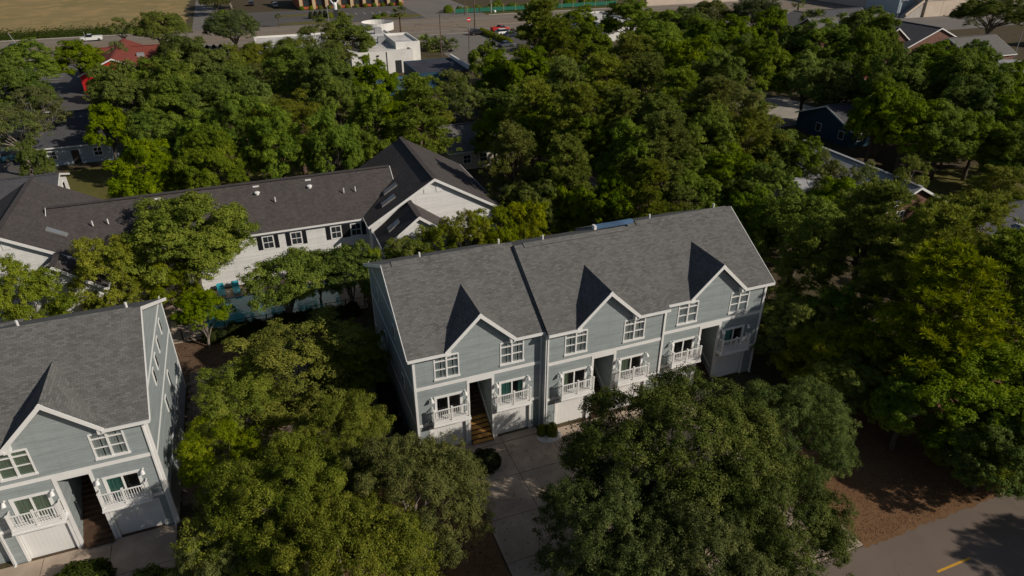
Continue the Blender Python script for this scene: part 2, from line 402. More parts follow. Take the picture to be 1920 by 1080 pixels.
# concrete court in front of the townhouses: separate slabs with open joints
court = sheet('driveway', 'ground_soil', 9.5, 30.2, 18.8, 35.3, .010)
slabmesh = {}
def slabs(parent, x0, x1, y0, y1, nx, ny, mat='concrete_drive'):
    w, d = (x1-x0)/nx, (y1-y0)/ny
    key = (round(w, 3), round(d, 3), mat)
    if key not in slabmesh: slabmesh[key] = MB().box(.02, w-.02, .02, d-.02, -.02, .035).mesh('slab', mat)
    for i in range(nx):
        for j in range(ny):
            inst('slab', slabmesh[key], parent, (x0+i*w, y0+j*d, .012))
slabs(court, 9.5, 30.2, 18.8, 35.2, 6, 5)
pad = sheet('driveway', 'ground_soil', 7.2, 15.9, 35.25, 35.98, .011); slabs(pad, 7.4, 15.8, 35.22, 35.94, 3, 1)
padb = sheet('driveway', 'ground_soil', -27, -8.7, 24, 35.7, .010); slabs(padb, -27, -8.7, 24, 35.72, 5, 4)

# ------------------------------------------------------------------ townhouses
PITCH = .589
def window_unit(root, cx, z0, z1, y, w, curtain, lower=None):
    """white twin sash window with small transoms; panes and curtains are sub-parts"""
    x0, x1 = cx-w/2, cx+w/2; m = MB(); t = .045
    yo = y-.035
    m.box(x0-.045, x0+t, yo, y+.10, z0-.05, z1+.05); m.box(x1-t, x1+.045, yo, y+.10, z0-.05, z1+.05)
    m.box(x0+t, x1-t, yo, y+.10, z1-.04, z1+.07); m.box(x0-.08, x1+.08, yo-.04, y+.10, z0-.10, z0+.03)
    m.box(cx-.055, cx+.055, yo+.003, y+.10, z0+.03, z1-.04)
    zt = z1-.36; zm = (z0+zt)/2+.02
    for a, b in ((x0+t, cx-.055), (cx+.055, x1-t)):
        m.box(a, b, yo+.012, y+.09, zt-.03, zt+.03); m.box(a, b, yo+.02, y+.09, zm-.022, zm+.022)
    o = m.build('window', 'trim_white', root)
    for a, b in ((x0+t, cx-.055), (cx+.055, x1-t)):
        for c, d in ((z0+.03, zm-.022), (zm+.022, zt-.03), (zt+.03, z1-.04)):
            MB().poly([(a,y+.055,c),(b,y+.055,c),(b,y+.055,d),(a,y+.055,d)]).build('pane', 'window_glass', o)
    if curtain:
        for a, b in ((x0+t, cx-.055), (cx+.055, x1-t)):
            cm = MB(); n = 10; ww = (b-a)
            for i in range(n):
                xa, xb = a+ww*i/n, a+ww*(i+1)/n; ya, yb = y+.085+.03*(i % 2), y+.085+.03*((i+1) % 2)
                if lower is None and i == 5: continue
                cm.poly([(xa,ya,z0-.02),(xb,yb,z0-.02),(xb,yb,z1),(xa,ya,z1)])
            cm.build('curtain', curtain, o)
    if lower:
        MB().box(x0+t, x1-t, y+.066, y+.08, z0, zm).build('blind', lower, o)
    return o
def slider(root, cx, z0, z1, y, w, curtain):
    x0, x1 = cx-w/2, cx+w/2; m = MB(); yo = y-.04
    m.box(x0-.12, x0+.05, yo, y+.1, z0, z1+.02); m.box(x1-.05, x1+.12, yo, y+.1, z0, z1+.02); m.box(x0-.12, x1+.12, yo-.012, y+.1, z1+.02, z1+.17)
    m.box(x0+.05, x1-.05, y+.01, y+.1, z0, z0+.08); m.box(cx-.05, cx+.05, y+.0, y+.1, z0+.08, z1-.05); m.box(x0+.05, x1-.05, y+.01, y+.1, z1-.05, z1+.02)
    o = m.build('sliding_door', 'trim_white', root)
    for a, b in ((x0+.05, cx-.05), (cx+.05, x1-.05)):
        MB().poly([(a,y+.05,z0+.08),(b,y+.05,z0+.08),(b,y+.05,z1-.05),(a,y+.05,z1-.05)]).build('pane', 'window_glass', o)
    if curtain:
        cm = MB(); n = 16; a, b = x0+.05, x1-.05
        for i in range(n):
            if curtain[1] and not curtain[1](i/n): continue
            xa, xb = a+(b-a)*i/n, a+(b-a)*(i+1)/n; ya, yb = y+.11+.04*(i % 2), y+.11+.04*((i+1) % 2)
            cm.poly([(xa,ya,z0),(xb,yb,z0),(xb,yb,z1),(xa,ya,z1)])
        cm.build('curtain', curtain[0], o)
BALUSTER = None
def balcony(root, cx, y, w=2.62, d=.62):
    global BALUSTER
    x0, x1 = cx-w/2, cx+w/2
    o = MB().box(x0, x1, y-d, y-.002, 2.92, 3.08).box(x0-.03, x1+.03, y-d-.03, y-.002, 2.80, 2.92).build('balcony', 'trim_white', root)
    for px in (x0+.07, cx, x1-.07):
        MB().box(px-.05, px+.05, y-d+.03, y-d+.13, 3.08, 4.22).box(px-.065, px+.065, y-d+.015, y-d+.145, 4.22, 4.26).build('post', 'trim_white', o)
    for z in (3.20, 4.08):
        MB().box(x0+.13, cx-.06, y-d+.05, y-d+.11, z, z+.06).build('rail', 'trim_white', o); MB().box(cx+.06, x1-.13, y-d+.05, y-d+.11, z, z+.06).build('rail', 'trim_white', o)
        for px in (x0+.07, x1-.07): MB().box(px-.03, px+.03, y-d+.14, y-.002, z, z+.06).build('rail', 'trim_white', o)
    if BALUSTER is None: BALUSTER = MB().box(-.016, .016, -.016, .016, 0, .82).mesh('baluster', 'trim_white')
    for a, b in ((x0+.13, cx-.06), (cx+.06, x1-.13)):
        n = 8
        for i in range(n): inst('baluster', BALUSTER, o, (a+(b-a)*(i+.5)/n, y-d+.08, 3.26))
    for px in (x0+.07, x1-.07):
        for i in range(3): inst('baluster', BALUSTER, o, (px, y-d+.26+i*.13, 3.26))
    return o
def wall_lamp(root, x, y, z):
    m = MB(); m.tube([(x,y-.001,z),(x,y-.05,z)], [.07,.07], 10)
    m.tube([(x,y-.05,z+.02),(x,y-.16,z+.05),(x,y-.22,z+.02)], [.03,.03,.03], 6)
    m.tube([(x,y-.20,z+.10),(x,y-.25,z-.02),(x,y-.31,z-.16)], [.05,.11,.14], 10)
    m.build('wall_lamp', 'lamp_white', root, smooth=False)
def garage(root, cx, y, w=2.5, h=2.2):
    x0, x1 = cx-w/2, cx+w/2
    t = MB(); t.box(x0-.14, x0+.002, y-.03, y+.12, 0, h+.02); t.box(x1-.002, x1+.14, y-.03, y+.12, 0, h+.02); t.box(x0-.14, x1+.14, y-.042, y+.12, h+.02, h+.2)
    o = t.build('garage_surround', 'trim_white', root)
    m = MB(); n = 11; ww = w/n
    for i in range(n): m.box(x0+i*ww+.004, x0+(i+1)*ww-.004, y+.155, y+.17, .02, h)
    m.box(x0, x1, y+.165, y+.2, .02, h)
    m.build('garage_door', 'garage_white', o)
def unit(root, cx, xl, xr, yw, yb, ends, curtains, stairs=False):
    """one duplex bay of the row: garages, stair passage, balconies, sash windows, cross gable"""
    off = 2.33; ye = yw-.35; ze = 8.55; yr = ye+6.45; zr = ze+PITCH*6.45
    H = []
    for s in (-1, 1):
        H += [(cx+s*off-.83, cx+s*off+.83, 6.33, 8.06), (cx+s*off-.87, cx+s*off+.87, 3.08, 4.72), (cx+s*2.42-1.25, cx+s*2.42+1.25, 0, 2.2)]
    H += [(cx-.82, cx+.82, 0, 5.4)]
    w = holes_wall(MB(), xl, xr, 0, 8.4, yw, H)
    w.poly([(cx-2.3,yw,8.4),(cx+2.3,yw,8.4),(cx,yw,8.4+2.3*.97)])
    zbk = zr-.47*(yb+.35-yr)
    w.poly([(xr,yb,0),(xl,yb,0),(xl,yb,zbk+.1),(xr,yb,zbk+.1)])
    for x in (xl, xr):
        w.poly([(x,yw,0),(x,yb,0),(x,yb,zbk+.05),(x,yr,zr-.1),(x,yw,8.5)])
    w.build('wall', 'siding_grey', root)
    # stair passage
    p = MB(); a, b = cx-.82, cx+.82
    p.poly([(b,yw+.162,0),(b,yw+7,0),(b,yw+7,5.4),(b,yw+.162,5.4)]); p.poly([(a,yw+.162,0),(a,yw+.162,5.4),(a,yw+7,5.4),(a,yw+7,0)])
    p.build('passage_wall', 'siding_grey', root)
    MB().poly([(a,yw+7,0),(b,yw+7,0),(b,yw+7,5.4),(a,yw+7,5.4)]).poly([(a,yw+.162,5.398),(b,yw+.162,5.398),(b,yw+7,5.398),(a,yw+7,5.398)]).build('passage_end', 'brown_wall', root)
    st = None
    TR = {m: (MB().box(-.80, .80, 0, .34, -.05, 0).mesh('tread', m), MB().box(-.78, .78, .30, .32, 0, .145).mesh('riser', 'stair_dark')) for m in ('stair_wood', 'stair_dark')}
    st = MB().beam((a+.04, yw-.3, .05), (a+.04, yw+4.9, 3.0), .06, .26).beam((b-.04, yw-.3, .05), (b-.04, yw+4.9, 3.0), .06, .26).build('staircase', 'stair_dark', root)
    for i in range(16):
        tm = TR['stair_wood' if stairs and i < 6 else 'stair_dark']; inst('tread', tm[0], st, (cx, yw-.35+i*.30, .19*(i+1))); inst('riser', tm[1], st, (cx, yw-.35+i*.30-.30+.30, .19*(i+1)))  # golden treads at foot, darker ones above: passage shade put into the wood colour
    MB().beam((b-.05, yw+.25, 1.25), (b-.05, yw+5, 4.2), .05, .14).build('handrail', 'trim_white', root)
    # trims
    t = MB()
    t.box(xl+.16, cx-1.0, yw-.03, yw-.002, 5.68, 5.94); t.box(cx+1.0, xr-.16, yw-.03, yw-.002, 5.68, 5.94); t.box(cx-1.0, cx+1.0, yw-.034, yw-.002, 5.42, 5.94)
    t.box(cx-1.0, cx-.815, yw-.036, yw+.1, 0, 5.42); t.box(cx+.815, cx+1.0, yw-.036, yw+.1, 0, 5.42)
    t.box(xl+.16, cx-1.0, yw-.028, yw-.002, 2.56, 2.78); t.box(cx+1.0, xr-.16, yw-.028, yw-.002, 2.56, 2.78)
    for x in ((xl, xl+.16), (xr-.16, xr)): t.box(x[0], x[1], yw-.032, yw-.002, 0, 8.38)
    t.build('trim_boards', 'trim_white', root)
    for i, s in enumerate((-1, 1)):
        c1, c2 = curtains[i]
        window_unit(root, cx+s*off, 6.33, 8.06, yw, 1.66, *c1); slider(root, cx+s*off, 3.08, 4.72, yw, 1.74, c2)
        balcony(root, cx+s*2.28, yw-.036); garage(root, cx+s*2.42, yw)
        wall_lamp(root, cx+s*off-1.2, yw, 4.85); wall_lamp(root, cx+s*off+1.17, yw, 4.85)
    # roof
    xa, xb = xl-(.36 if ends[0] else -.03), xr+(.30 if ends[1] else .03)
    th = Vector((0, 0, -.16)); g0, g1 = cx-2.2, cx+2.2
    f = lambda y: ze+PITCH*(y-ye)
    rf = MB()
    rf.prism([(xa,ye,ze),(g0,ye,ze),(g0,yr,zr),(xa,yr,zr)], th); rf.prism([(g1,ye,ze),(xb,ye,ze),(xb,yr,zr),(g1,yr,zr)], th)
    rf.prism([(g0,yw+.12,f(yw+.12)),(g1,yw+.12,f(yw+.12)),(g1,yr,zr),(g0,yr,zr)], th)
    rf.prism([(xa,yr,zr),(xb,yr,zr),(xb,yb+.35,zr-.47*(yb+.35-yr)),(xa,yb+.35,zr-.47*(yb+.35-yr))], th)
    roof = rf.build('roof', 'shingle_grey', root)
    dz = 11.02; hw = 2.42; sl = .97; yfr = yw-.38
    dm = MB()
    for s in (-1, 1):
        lo = dz-sl*hw; pts = [(cx,yfr,dz),(cx+s*hw,yfr,lo),(cx+s*hw,ye+(lo-ze)/PITCH+.35,lo),(cx,ye+(dz-ze)/PITCH+.35,dz)]
        dm.prism(pts if s < 0 else pts[::-1], (0,0,-.13))
    dm.build('dormer_roof', 'shingle_grey_dormer', roof)
    dt = MB()
    for s in (-1, 1):
        dt.beam((cx-s*.10,yfr-.027,dz-.17+.097), (cx+s*hw,yfr-.027-.002*s,dz-sl*hw-.17), .24, .05, (0,1,0))
        dt.poly([(cx,yfr+.02,dz-.16),(cx+s*hw,yfr+.02,dz-sl*hw-.16),(cx+s*hw,yw-.003,dz-sl*hw-.16),(cx,yw-.003,dz-.16)])
        e = cx+s*hw; dt.box(min(e, e-s*.34), max(e, e-s*.34), yfr, yw-.004, dz-sl*hw-.45, dz-sl*hw-.10)
    dt.build('rake_trim', 'trim_white', roof)
    for a_, b_ in ((xa, cx-hw+.1), (cx+hw-.1, xb)):
        MB().box(a_, b_, ye-.11, ye-.004, ze-.21, ze-.03).build('gutter', 'trim_white', roof); MB().box(a_, b_, ye, yw-.004, ze-.24, ze-.20).build('soffit', 'trim_white', roof)
    if ends[0] or ends[1]:
        rk = MB()
        for on, x in ((ends[0], xa-.02), (ends[1], xb+.02)):
            if on:
                rk.beam((x,ye-.02,ze-.13), (x,yr,zr-.13), .04, .24); rk.beam((x,yr,zr-.13), (x,yb+.37,zr-.47*(yb+.37-yr)-.13), .04, .24)
        rk.build('rake_board', 'trim_white', roof)
    MB().prism([(xa+.7,yr-.32,zr+.01-.32*PITCH+.05),(xb-.5,yr-.32,zr+.01-.32*PITCH+.05),(xb-.5,yr,zr+.09),(xa+.7,yr,zr+.09)], (0,0,-.06)).prism([(xa+.7,yr,zr+.09),(xb-.5,yr,zr+.09),(xb-.5,yr+.32,zr+.05-.32*.47),(xa+.7,yr+.32,zr+.05-.32*.47)], (0,0,-.06)).build('ridge_vent', 'shingle_grey', roof)
    for fx in (.28, .93):
        x = xl+(xr-xl)*fx; y = yr+.9; z = zr-.9*.47
        MB().tube([(x,y,z-.05),(x,y,z+.42)], .075, 8).build('vent_pipe', 'vent_white', roof)
    return dict(ye=ye, ze=ze, yr=yr, zr=zr)
def downspout(root, x, y, z1=8.4):
    MB().box(x-.05, x+.05, y-.09, y-.034, .1, z1-.25).beam((x,y-.06,z1-.27),(x,y-.36,z1-.05), .09, .07, (1,0,0)).box(x-.05, x+.05, y-.26, y-.034, .02, .1).build('downspout', 'trim_white', root)

CW = ('curtain_white', None)
full = lambda t: True
A = thing('townhouse', 'grey three-gabled townhouse row with dark shingle roof, brown wooden stairs and white balconies', 'townhouse', (21, 36, 0))
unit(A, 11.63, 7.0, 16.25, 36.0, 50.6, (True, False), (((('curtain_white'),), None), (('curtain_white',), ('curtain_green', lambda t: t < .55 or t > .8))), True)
unit(A, 20.9, 16.25, 25.85, 35.47, 50.1, (False, False), ((('curtain_white',), ('curtain_sage', lambda t: t < .25)), (('curtain_white',), ('curtain_sage', lambda t: t < .4))))
unit(A, 30.45, 25.85, 35.25, 36.0, 50.6, (False, True), ((('curtain_white', 'trim_white'), None), (('curtain_white', 'trim_white'), ('curtain_green', lambda t: t < .4))))
for x, y in ((16.1, 36.0), (16.42, 35.47), (25.7, 35.47), (35.05, 36.0)): downspout(A, x, y)
MB().box(23.2, 26.4, 42.0, 42.35, 12.32, 12.58).build('roof_box', 'tarp_blue', A); MB().box(23.0, 23.2, 41.98, 42.37, 12.30, 12.60).build('roof_box_end', 'trim_white', A)
# narrow windows and belt boards of the end walls
def end_wall(root, x, s, yw, yb, wins):
    m = MB()
    for z in (5.55, 8.45):
        m.box(min(x, x+s*.03), max(x, x+s*.03), yw+.2, yb-.2, z, z+.16)
    m.box(min(x, x+s*.03), max(x, x+s*.03), yw+.2, yb-.2, 2.6, 2.76)
    m.box(min(x, x+s*.035), max(x, x+s*.035), yw, yw+.16, 0, 8.4); m.box(min(x, x+s*.035), max(x, x+s*.035), yb-.16, yb, 0, 8.2)
    m.build('belt_board', 'trim_white', root)
    for y, z in wins:
        f = MB().box(min(x+s*.002, x+s*.06), max(x+s*.002, x+s*.06), y-.30, y+.30, z-.55, z+.55).build('window', 'trim_white', root)
        MB().box(min(x+s*.06, x+s*.065), max(x+s*.06, x+s*.065), y-.22, y+.22, z-.46, z+.46).build('pane', 'far_glass', f)
end_wall(A, 7.0, -1, 36.0, 50.6, [(39.5, 4.2), (41.5, 7.2), (45.5, 4.2), (47.2, 7.2)])
B = thing('townhouse', 'grey townhouse with sunlit side wall of narrow windows and one gable over its stair passage', 'townhouse', (-13, 35.8, 0))
unit(B, -13.05, -17.6, -8.6, 35.8, 50.6, (False, True), ((('curtain_sage', 'curtain_sage'), ('curtain_sage', full)), (('curtain_white', None), ('curtain_green', lambda t: t < .45))))
unit(B, -22.3, -26.9, -17.6, 36.2, 51.0, (True, False), ((('curtain_white', None), None), (('curtain_white', None), None)))
downspout(B, -8.8, 35.8); downspout(B, -17.45, 35.8)
end_wall(B, -8.6, 1, 35.8, 50.6, [(41.2, 7.6), (43, 7.6), (45.1, 7.6), (47.6, 7.6), (42.3, 4.6), (45.3, 4.6)])

# ------------------------------------------------------------------ long white apartment house
Cc = thing('apartment_house', 'long white two-storey apartment house with dark brown roofs and black shutters', 'apartment house', (-3, 70, 0))
def gable_y(root, xl, xr, yf, yb, ze, zr, roofm, wallm, ov=.35, parts=True, xc=None):
    """wing whose ridge runs along y, white gable towards the front"""
    xc = (xl+xr)/2 if xc is None else xc; w = MB()
    s = (zr-ze)/((xr-xl)/2)
    w.poly([(xl,yf,0),(xr,yf,0),(xr,yf,ze-.1),(xc,yf,zr-.12),(xl,yf,ze-.1)]); w.poly([(xr,yb,0),(xl,yb,0),(xl,yb,ze-.1),(xc,yb,zr-.12),(xr,yb,ze-.1)])
    w.poly([(xl,yb,0),(xl,yf,0),(xl,yf,ze-.1),(xl,yb,ze-.1)]); w.poly([(xr,yf,0),(xr,yb,0),(xr,yb,ze-.1),(xr,yf,ze-.1)])
    w.build('wall', wallm, root)
    r = MB()
    a, b = xl-ov, xr+ov; zl = ze-s*ov
    r.prism([(a,yf-ov,zl),(xc,yf-ov,zr),(xc,yb+ov,zr),(a,yb+ov,zl)], (0,0,-.12)); r.prism([(xc,yf-ov,zr),(b,yf-ov,zl),(b,yb+ov,zl),(xc,yb+ov,zr)], (0,0,-.12))
    ro = r.build('roof', roofm, root)
    t = MB()
    t.beam((a,yf-ov-.03,zl-.14),(xc+.06,yf-ov-.03,zr-.14+.06*s),.26,.05,(0,1,0)); t.beam((b,yf-ov-.034,zl-.14),(xc-.06,yf-ov-.034,zr-.14+.06*s),.26,.05,(0,1,0))
    t.box(a-.06, a-.003, yf-ov, yb+ov, zl-.2, zl-.02); t.box(b+.003, b+.06, yf-ov, yb+ov, zl-.2, zl-.02)
    t.build('fascia', 'trim_white', ro)
    MB().beam((xc,yf-ov+.1,zr+.03),(xc,yb+ov-.1,zr+.03),.5,.07).build('ridge_cap', roofm, ro)
    return ro
def gable_x(root, xl, xr, yf, yb, ze, zr, roofm, wallm, ov=.35, fasc='trim_white', back=None):
    w = MB(); yc = (yf+yb)/2; s = (zr-ze)/((yb-yf)/2)
    w.poly([(xl,yf,0),(xr,yf,0),(xr,yf,ze-.1),(xl,yf,ze-.1)]); w.poly([(xr,yb,0),(xl,yb,0),(xl,yb,ze-.1),(xr,yb,ze-.1)])
    for x in (xl, xr): w.poly([(x,yf,0),(x,yb,0),(x,yb,ze-.1),(x,yc,zr-.12),(x,yf,ze-.1)])
    w.build('wall', wallm, root)
    r = MB(); a, b = yf-ov, yb+ov; zl = ze-s*ov
    r.prism([(xl-ov,a,zl),(xr+ov,a,zl),(xr+ov,yc,zr),(xl-ov,yc,zr)], (0,0,-.12)); r.prism([(xl-ov,yc,zr),(xr+ov,yc,zr),(xr+ov,b,zl),(xl-ov,b,zl)], (0,0,-.12))
    ro = r.build('roof', roofm, root)
    t = MB(); t.box(xl-ov, xr+ov, a-.06, a-.003, zl-.2, zl-.02); t.box(xl-ov, xr+ov, b+.003, b+.06, zl-.2, zl-.02)
    for x in (xl-ov-.025, xr+ov+.025):
        t.beam((x,a,zl-.1),(x,yc,zr-.1),.05,.24); t.beam((x,b,zl-.1),(x,yc,zr-.1),.05,.24)
    t.build('fascia', fasc, ro)
    MB().beam((xl-ov+.1,yc,zr+.02),(xr+ov-.1,yc,zr+.02),.5,.06).build('ridge_cap', roofm, ro)
    return ro
rc = gable_x(Cc, -19, 13, 66.9, 76.1, 5.7, 9.0, 'shingle_brown', 'siding_white')
rr = gable_y(Cc, 9.6, 23.2, 64.3, 78.6, 5.75, 9.75, 'shingle_brown_cross', 'siding_white')
gable_y(Cc, 10.1, 17.2, 60.3, 64.2, 5.0, 7.6, 'shingle_brown_cross', 'siding_white', .3)
rl = gable_y(Cc, -28.6, -14.6, 64.3, 78.6, 5.75, 9.75, 'shingle_brown_cross', 'siding_white')
gable_y(Cc, -20.8, -14.4, 61.4, 64.2, 5.0, 7.5, 'shingle_brown_cross', 'siding_white', .3)
def shutter_window(root, cx, y, z0, z1, w=1.0, sh=True, shm='shutter_black', glassm='far_glass'):
    x0, x1 = cx-w/2, cx+w/2; m = MB()
    m.box(x0-.07, x0+.04, y-.05, y-.002, z0-.07, z1+.07); m.box(x1-.04, x1+.07, y-.05, y-.002, z0-.07, z1+.07)
    m.box(x0+.04, x1-.04, y-.05, y-.002, z1-.03, z1+.07); m.box(x0+.04, x1-.04, y-.05, y-.002, z0-.07, z0+.03); m.box(x0+.04, x1-.04, y-.045, y-.002, (z0+z1)/2-.03, (z0+z1)/2+.03)
    m.box(cx-.015, cx+.015, y-.04, y-.02, z0+.03, z1-.03)
    o = m.build('window', 'trim_white', root)
    MB().box(x0+.04, x1-.04, y-.018, y-.006, z0+.03, z1-.03).build('pane', glassm, o)
    if sh:
        for a in (x0-.52, x1+.10):
            k = MB().box(a, a+.42, y-.04, y-.003, z0-.07, z1+.07)
            for i in range(7): k.box(a+.06, a+.36, y-.055, y-.04, z0+i*(z1-z0)/7, z0+i*(z1-z0)/7+.1)
            k.build('shutter', shm, o)
for cx in (-15, -11.4, -7.8, -4.2, -.4, 2.35, 6.35, 8.4): shutter_window(Cc, cx, 66.9, 3.55, 4.85)
for cx in (-1.2, 3.0, 7.0):
    MB().box(cx-.55, cx+.55, 66.84, 66.898, .05, 2.15).build('door', 'brown_wall', Cc)
shutter_window(Cc, 20.6, 64.3, 1.2, 2.5); shutter_window(Cc, 18.6, 64.3, 1.2, 2.5, .8)
for cx in (15.6, 16.9): MB().box(cx-.3, cx+.3, 64.25, 64.298, 8.15, 8.75).build('gable_vent', 'trim_white', Cc)
for cx in (-22.0, -21.2): MB().box(cx-.3, cx+.3, 64.25, 64.298, 8.3, 8.9).build('gable_vent', 'trim_white', Cc)
def skylight(root, roof, x, y, xr_, s, zr_, w=.75, l=1.2):
    """on a slope falling along -x or +x from ridge x=xr_"""
    g = 1 if x > xr_ else -1; z = lambda xx: zr_-s*abs(xx-xr_)
    o = MB().prism([(x-l/2,y-w/2,z(x-l/2)+.14),(x+l/2,y-w/2,z(x+l/2)+.14),(x+l/2,y+w/2,z(x+l/2)+.14),(x-l/2,y+w/2,z(x-l/2)+.14)], (0,0,-.2)).build('skylight', 'skylight_frame', root)
    MB().prism([(x-l/2+.1,y-w/2+.1,z(x-l/2+.1)+.16),(x+l/2-.1,y-w/2+.1,z(x+l/2-.1)+.16),(x+l/2-.1,y+w/2-.1,z(x+l/2-.1)+.16),(x-l/2+.1,y+w/2-.1,z(x-l/2+.1)+.16)], (0,0,-.015)).build('pane', 'skylight_glass', o)
sR = 4.0/6.8
for x, y in ((11.9, 66.2), (12.6, 68.4)): skylight(Cc, rr, x, y, 16.4, sR, 9.75, .9, 1.5)
skylight(Cc, rr, 11.5, 62.2, 13.65, 2.6/3.55, 7.6, .9, 1.2)
for x, y in ((-18.2, 68.0), (-16.2, 66.5), (-18.0, 62.8)): skylight(Cc, rl, x, y, -21.6 if y > 64 else -17.6, sR if y > 64 else .78, 9.75 if y > 64 else 7.5, .8, 1.5)
for x in (-9.8, -.6, 4.6):
    z = 9.0-.717*1.2
    MB().tube([(x,70.3,z-.05),(x,70.3,z+.15)], .2, 14).dome((x,70.3,z+.15), .3, .3, .16).build('roof_vent', 'vent_white', Cc, smooth=False)
    MB().box(x-.3, x+.3, 71.0, 71.1, 8.6, 8.78).build('roof_vent_flap', 'vent_white', Cc)
for x in (-15.5, -14.2, -5.8, 1.0, 7.9, 9.1): MB().tube([(x,69.2,7.5),(x,69.2,8.0)], .06, 8).build('vent_pipe', 'vent_white', Cc)
MB().box(2.6, 3.8, 65.6, 66.5, 0, .9).build('air_conditioner', 'metal_grey', Cc); MB().box(.5, 1.6, 65.6, 66.5, 0, .9).build('air_conditioner', 'metal_grey', Cc)

# ------------------------------------------------------------------ pool behind the yard
deck = MB().prism([(-11,57.6,.06),(7.5,57.6,.06),(7.5,66.3,.06),(-11,66.3,.06)], (0,0,-.06)).build('pool_terrace', 'pool_deck'); tag(deck, kind='structure')
sheet('pool', 'pool_water', -7.2, 5.2, 59.0, 64.2, .075)
cop = MB(); cop.box(-7.5,5.5,58.7,59.0,.05,.13).box(-7.5,5.5,64.2,64.5,.05,.13).box(-7.5,-7.2,59.0,64.2,.05,.13).box(5.2,5.5,59.0,64.2,.05,.13)
tag(cop.build('pool_coping', 'concrete_pale'), kind='structure')
pf = thing('pool_fence', 'low dark metal fence along the yard side of the swimming pool', 'fence', (0, 57.8, 0))
for i in range(11): MB().box(-10.8+i*1.8, -10.7+i*1.8, 57.75, 57.85, 0, 1.25).build('post', 'metal_dark', pf)
for z in (1.15, .12): MB().box(-10.8, 7.3, 57.79, 57.81, z, z+.05).build('rail', 'metal_dark', pf)
pm = MB().box(-.008, .008, -.008, .008, .12, 1.2).mesh('picket', 'metal_dark')
for i in range(120): inst('picket', pm, pf, (-10.7+i*.15, 57.8, 0))
def lounger(x, y, rz, label):
    m = MB().box(-.33,.33,-.95,.45,.28,.34); m.prism([(-.33,.45,.31),(.33,.45,.31),(.33,1.0,.75),(-.33,1.0,.75)], (0,0,-.06))
    for a in (-.28, .28):
        for b in (-.85, .4): m.box(a-.03,a+.03,b-.03,b+.03,0,.28)
    o = m.build('pool_lounger', 'turquoise'); o.location = (x, y, .06); o.rotation_euler.z = rz
    tag(o, label, 'lounger', 'loungers by the pool')
for i, x in enumerate((-5.6, -4.2)): lounger(x, 65.4, .1, 'turquoise pool lounger on the terrace between pool and white apartment house')

# ------------------------------------------------------------------ other houses
def side_window(root, x, s, y, z0, z1, w=1.0, m='trim_white'):
    f = MB().box(min(x, x+s*.05), max(x, x+s*.05), y-w/2-.08, y+w/2+.08, z0-.08, z1+.08).build('window', m, root)
    MB().box(min(x+s*.05, x+s*.056), max(x+s*.05, x+s*.056), y-w/2, y+w/2, z0, z1).build('pane', 'far_glass', f)
def house(name, label, cat, xl, xr, yf, yb, ze, zr, axis, roofm, wallm, wins=(), sides=(), door=None, ov=.4):
    o = thing(name, label, cat, ((xl+xr)/2, (yf+yb)/2, 0))
    (gable_x if axis == 'x' else gable_y)(o, xl, xr, yf, yb, ze, zr, roofm, wallm, ov)
    for x in wins: shutter_window(o, x, yf, 1.0, 2.2, 1.1, False)
    for (s, y) in sides: side_window(o, xl if s < 0 else xr, s, y, 1.0, 2.2)
    if door is not None: MB().box(door-.5, door+.5, yf-.06, yf-.002, .05, 2.1).build('door', 'brown_wall', o)
    return o
h = house('shop', 'red-roofed shop with bright red walls behind leafy trees', 'shop', -30.2, -17.4, 162.5, 187, 3.9, 6.7, 'y', 'shingle_red', 'wall_red', (-27, -24, -21), ((1, 170), (1, 176)), -22.5)
gable_x(h, -30, -12.5, 176, 186, 3.7, 5.9, 'shingle_red', 'wall_red', .4)
MB().box(-20.2, -18.8, 172, 173.4, 5.0, 5.7).build('roof_unit', 'metal_grey', h)
house('house', 'dark-roofed bungalow with pale blue front beside the back road', 'house', -30, -19.5, 115, 134, 3.0, 5.6, 'x', 'shingle_charcoal', 'siding_pale_blue', (-28, -22), ((1, 120), (1, 127)), -25)
hs = house('house', 'low dark-roofed bungalow with white gable just behind the apartment house', 'house', -38, -24.2, 94, 102.5, 2.6, 4.0, 'x', 'shingle_charcoal', 'siding_white', (-34, -27), ((1, 97), (1, 100)))
house('house', 'small grey-roofed cottage with cream porch under the trees behind the apartment house', 'house', 26, 36.2, 91.5, 102.5, 3.0, 5.2, 'x', 'shingle_taupe', 'siding_cream', (28.5, 31), ((1, 95), (1, 99)), 34)
h = house('house', 'pale-roofed brick house half hidden by pines beside the shaded lawn', 'house', 67.5, 76.3, 53.2, 72, 2.9, 5.1, 'y', 'shingle_pale', 'brick_red', (70, 74), ((-1, 58), (-1, 63)))
gable_x(h, 60.8, 68, 56.5, 66, 2.8, 4.7, 'shingle_pale', 'siding_white', .4)
h = house('house', 'charcoal-roofed pale blue house beyond the pines near the lawn', 'house', 68, 85, 39.8, 49.5, 3.0, 5.6, 'x', 'shingle_charcoal', 'siding_pale_blue', (70, 76, 80), ((-1, 42), (-1, 46)))
gable_y(h, 70.3, 76.5, 37.2, 42, 2.9, 4.6, 'shingle_pale', 'siding_pale_blue', .35)
house('house', 'dark house with blue front wall deep in tree shade beside the pale lane', 'house', 88, 103, 79, 91, 3.0, 5.4, 'x', 'shingle_charcoal', 'wall_blue', (90, 95), ((-1, 81), (-1, 86)), 92.5)
house('shed', 'small red-roofed shed with white side among the trees', 'shed', 117, 124, 103.5, 108.5, 2.6, 3.7, 'x', 'shingle_red', 'siding_white', (119, 122), ((-1, 106),))
h = house('brick_house', 'long brick house whose brown gable roof ends beside the pale flat roof', 'house', 157, 171.5, 113.5, 126.5, 3.2, 6.4, 'x', 'shingle_taupe', 'brick_red', (160, 165), ((-1, 117), (-1, 122)))
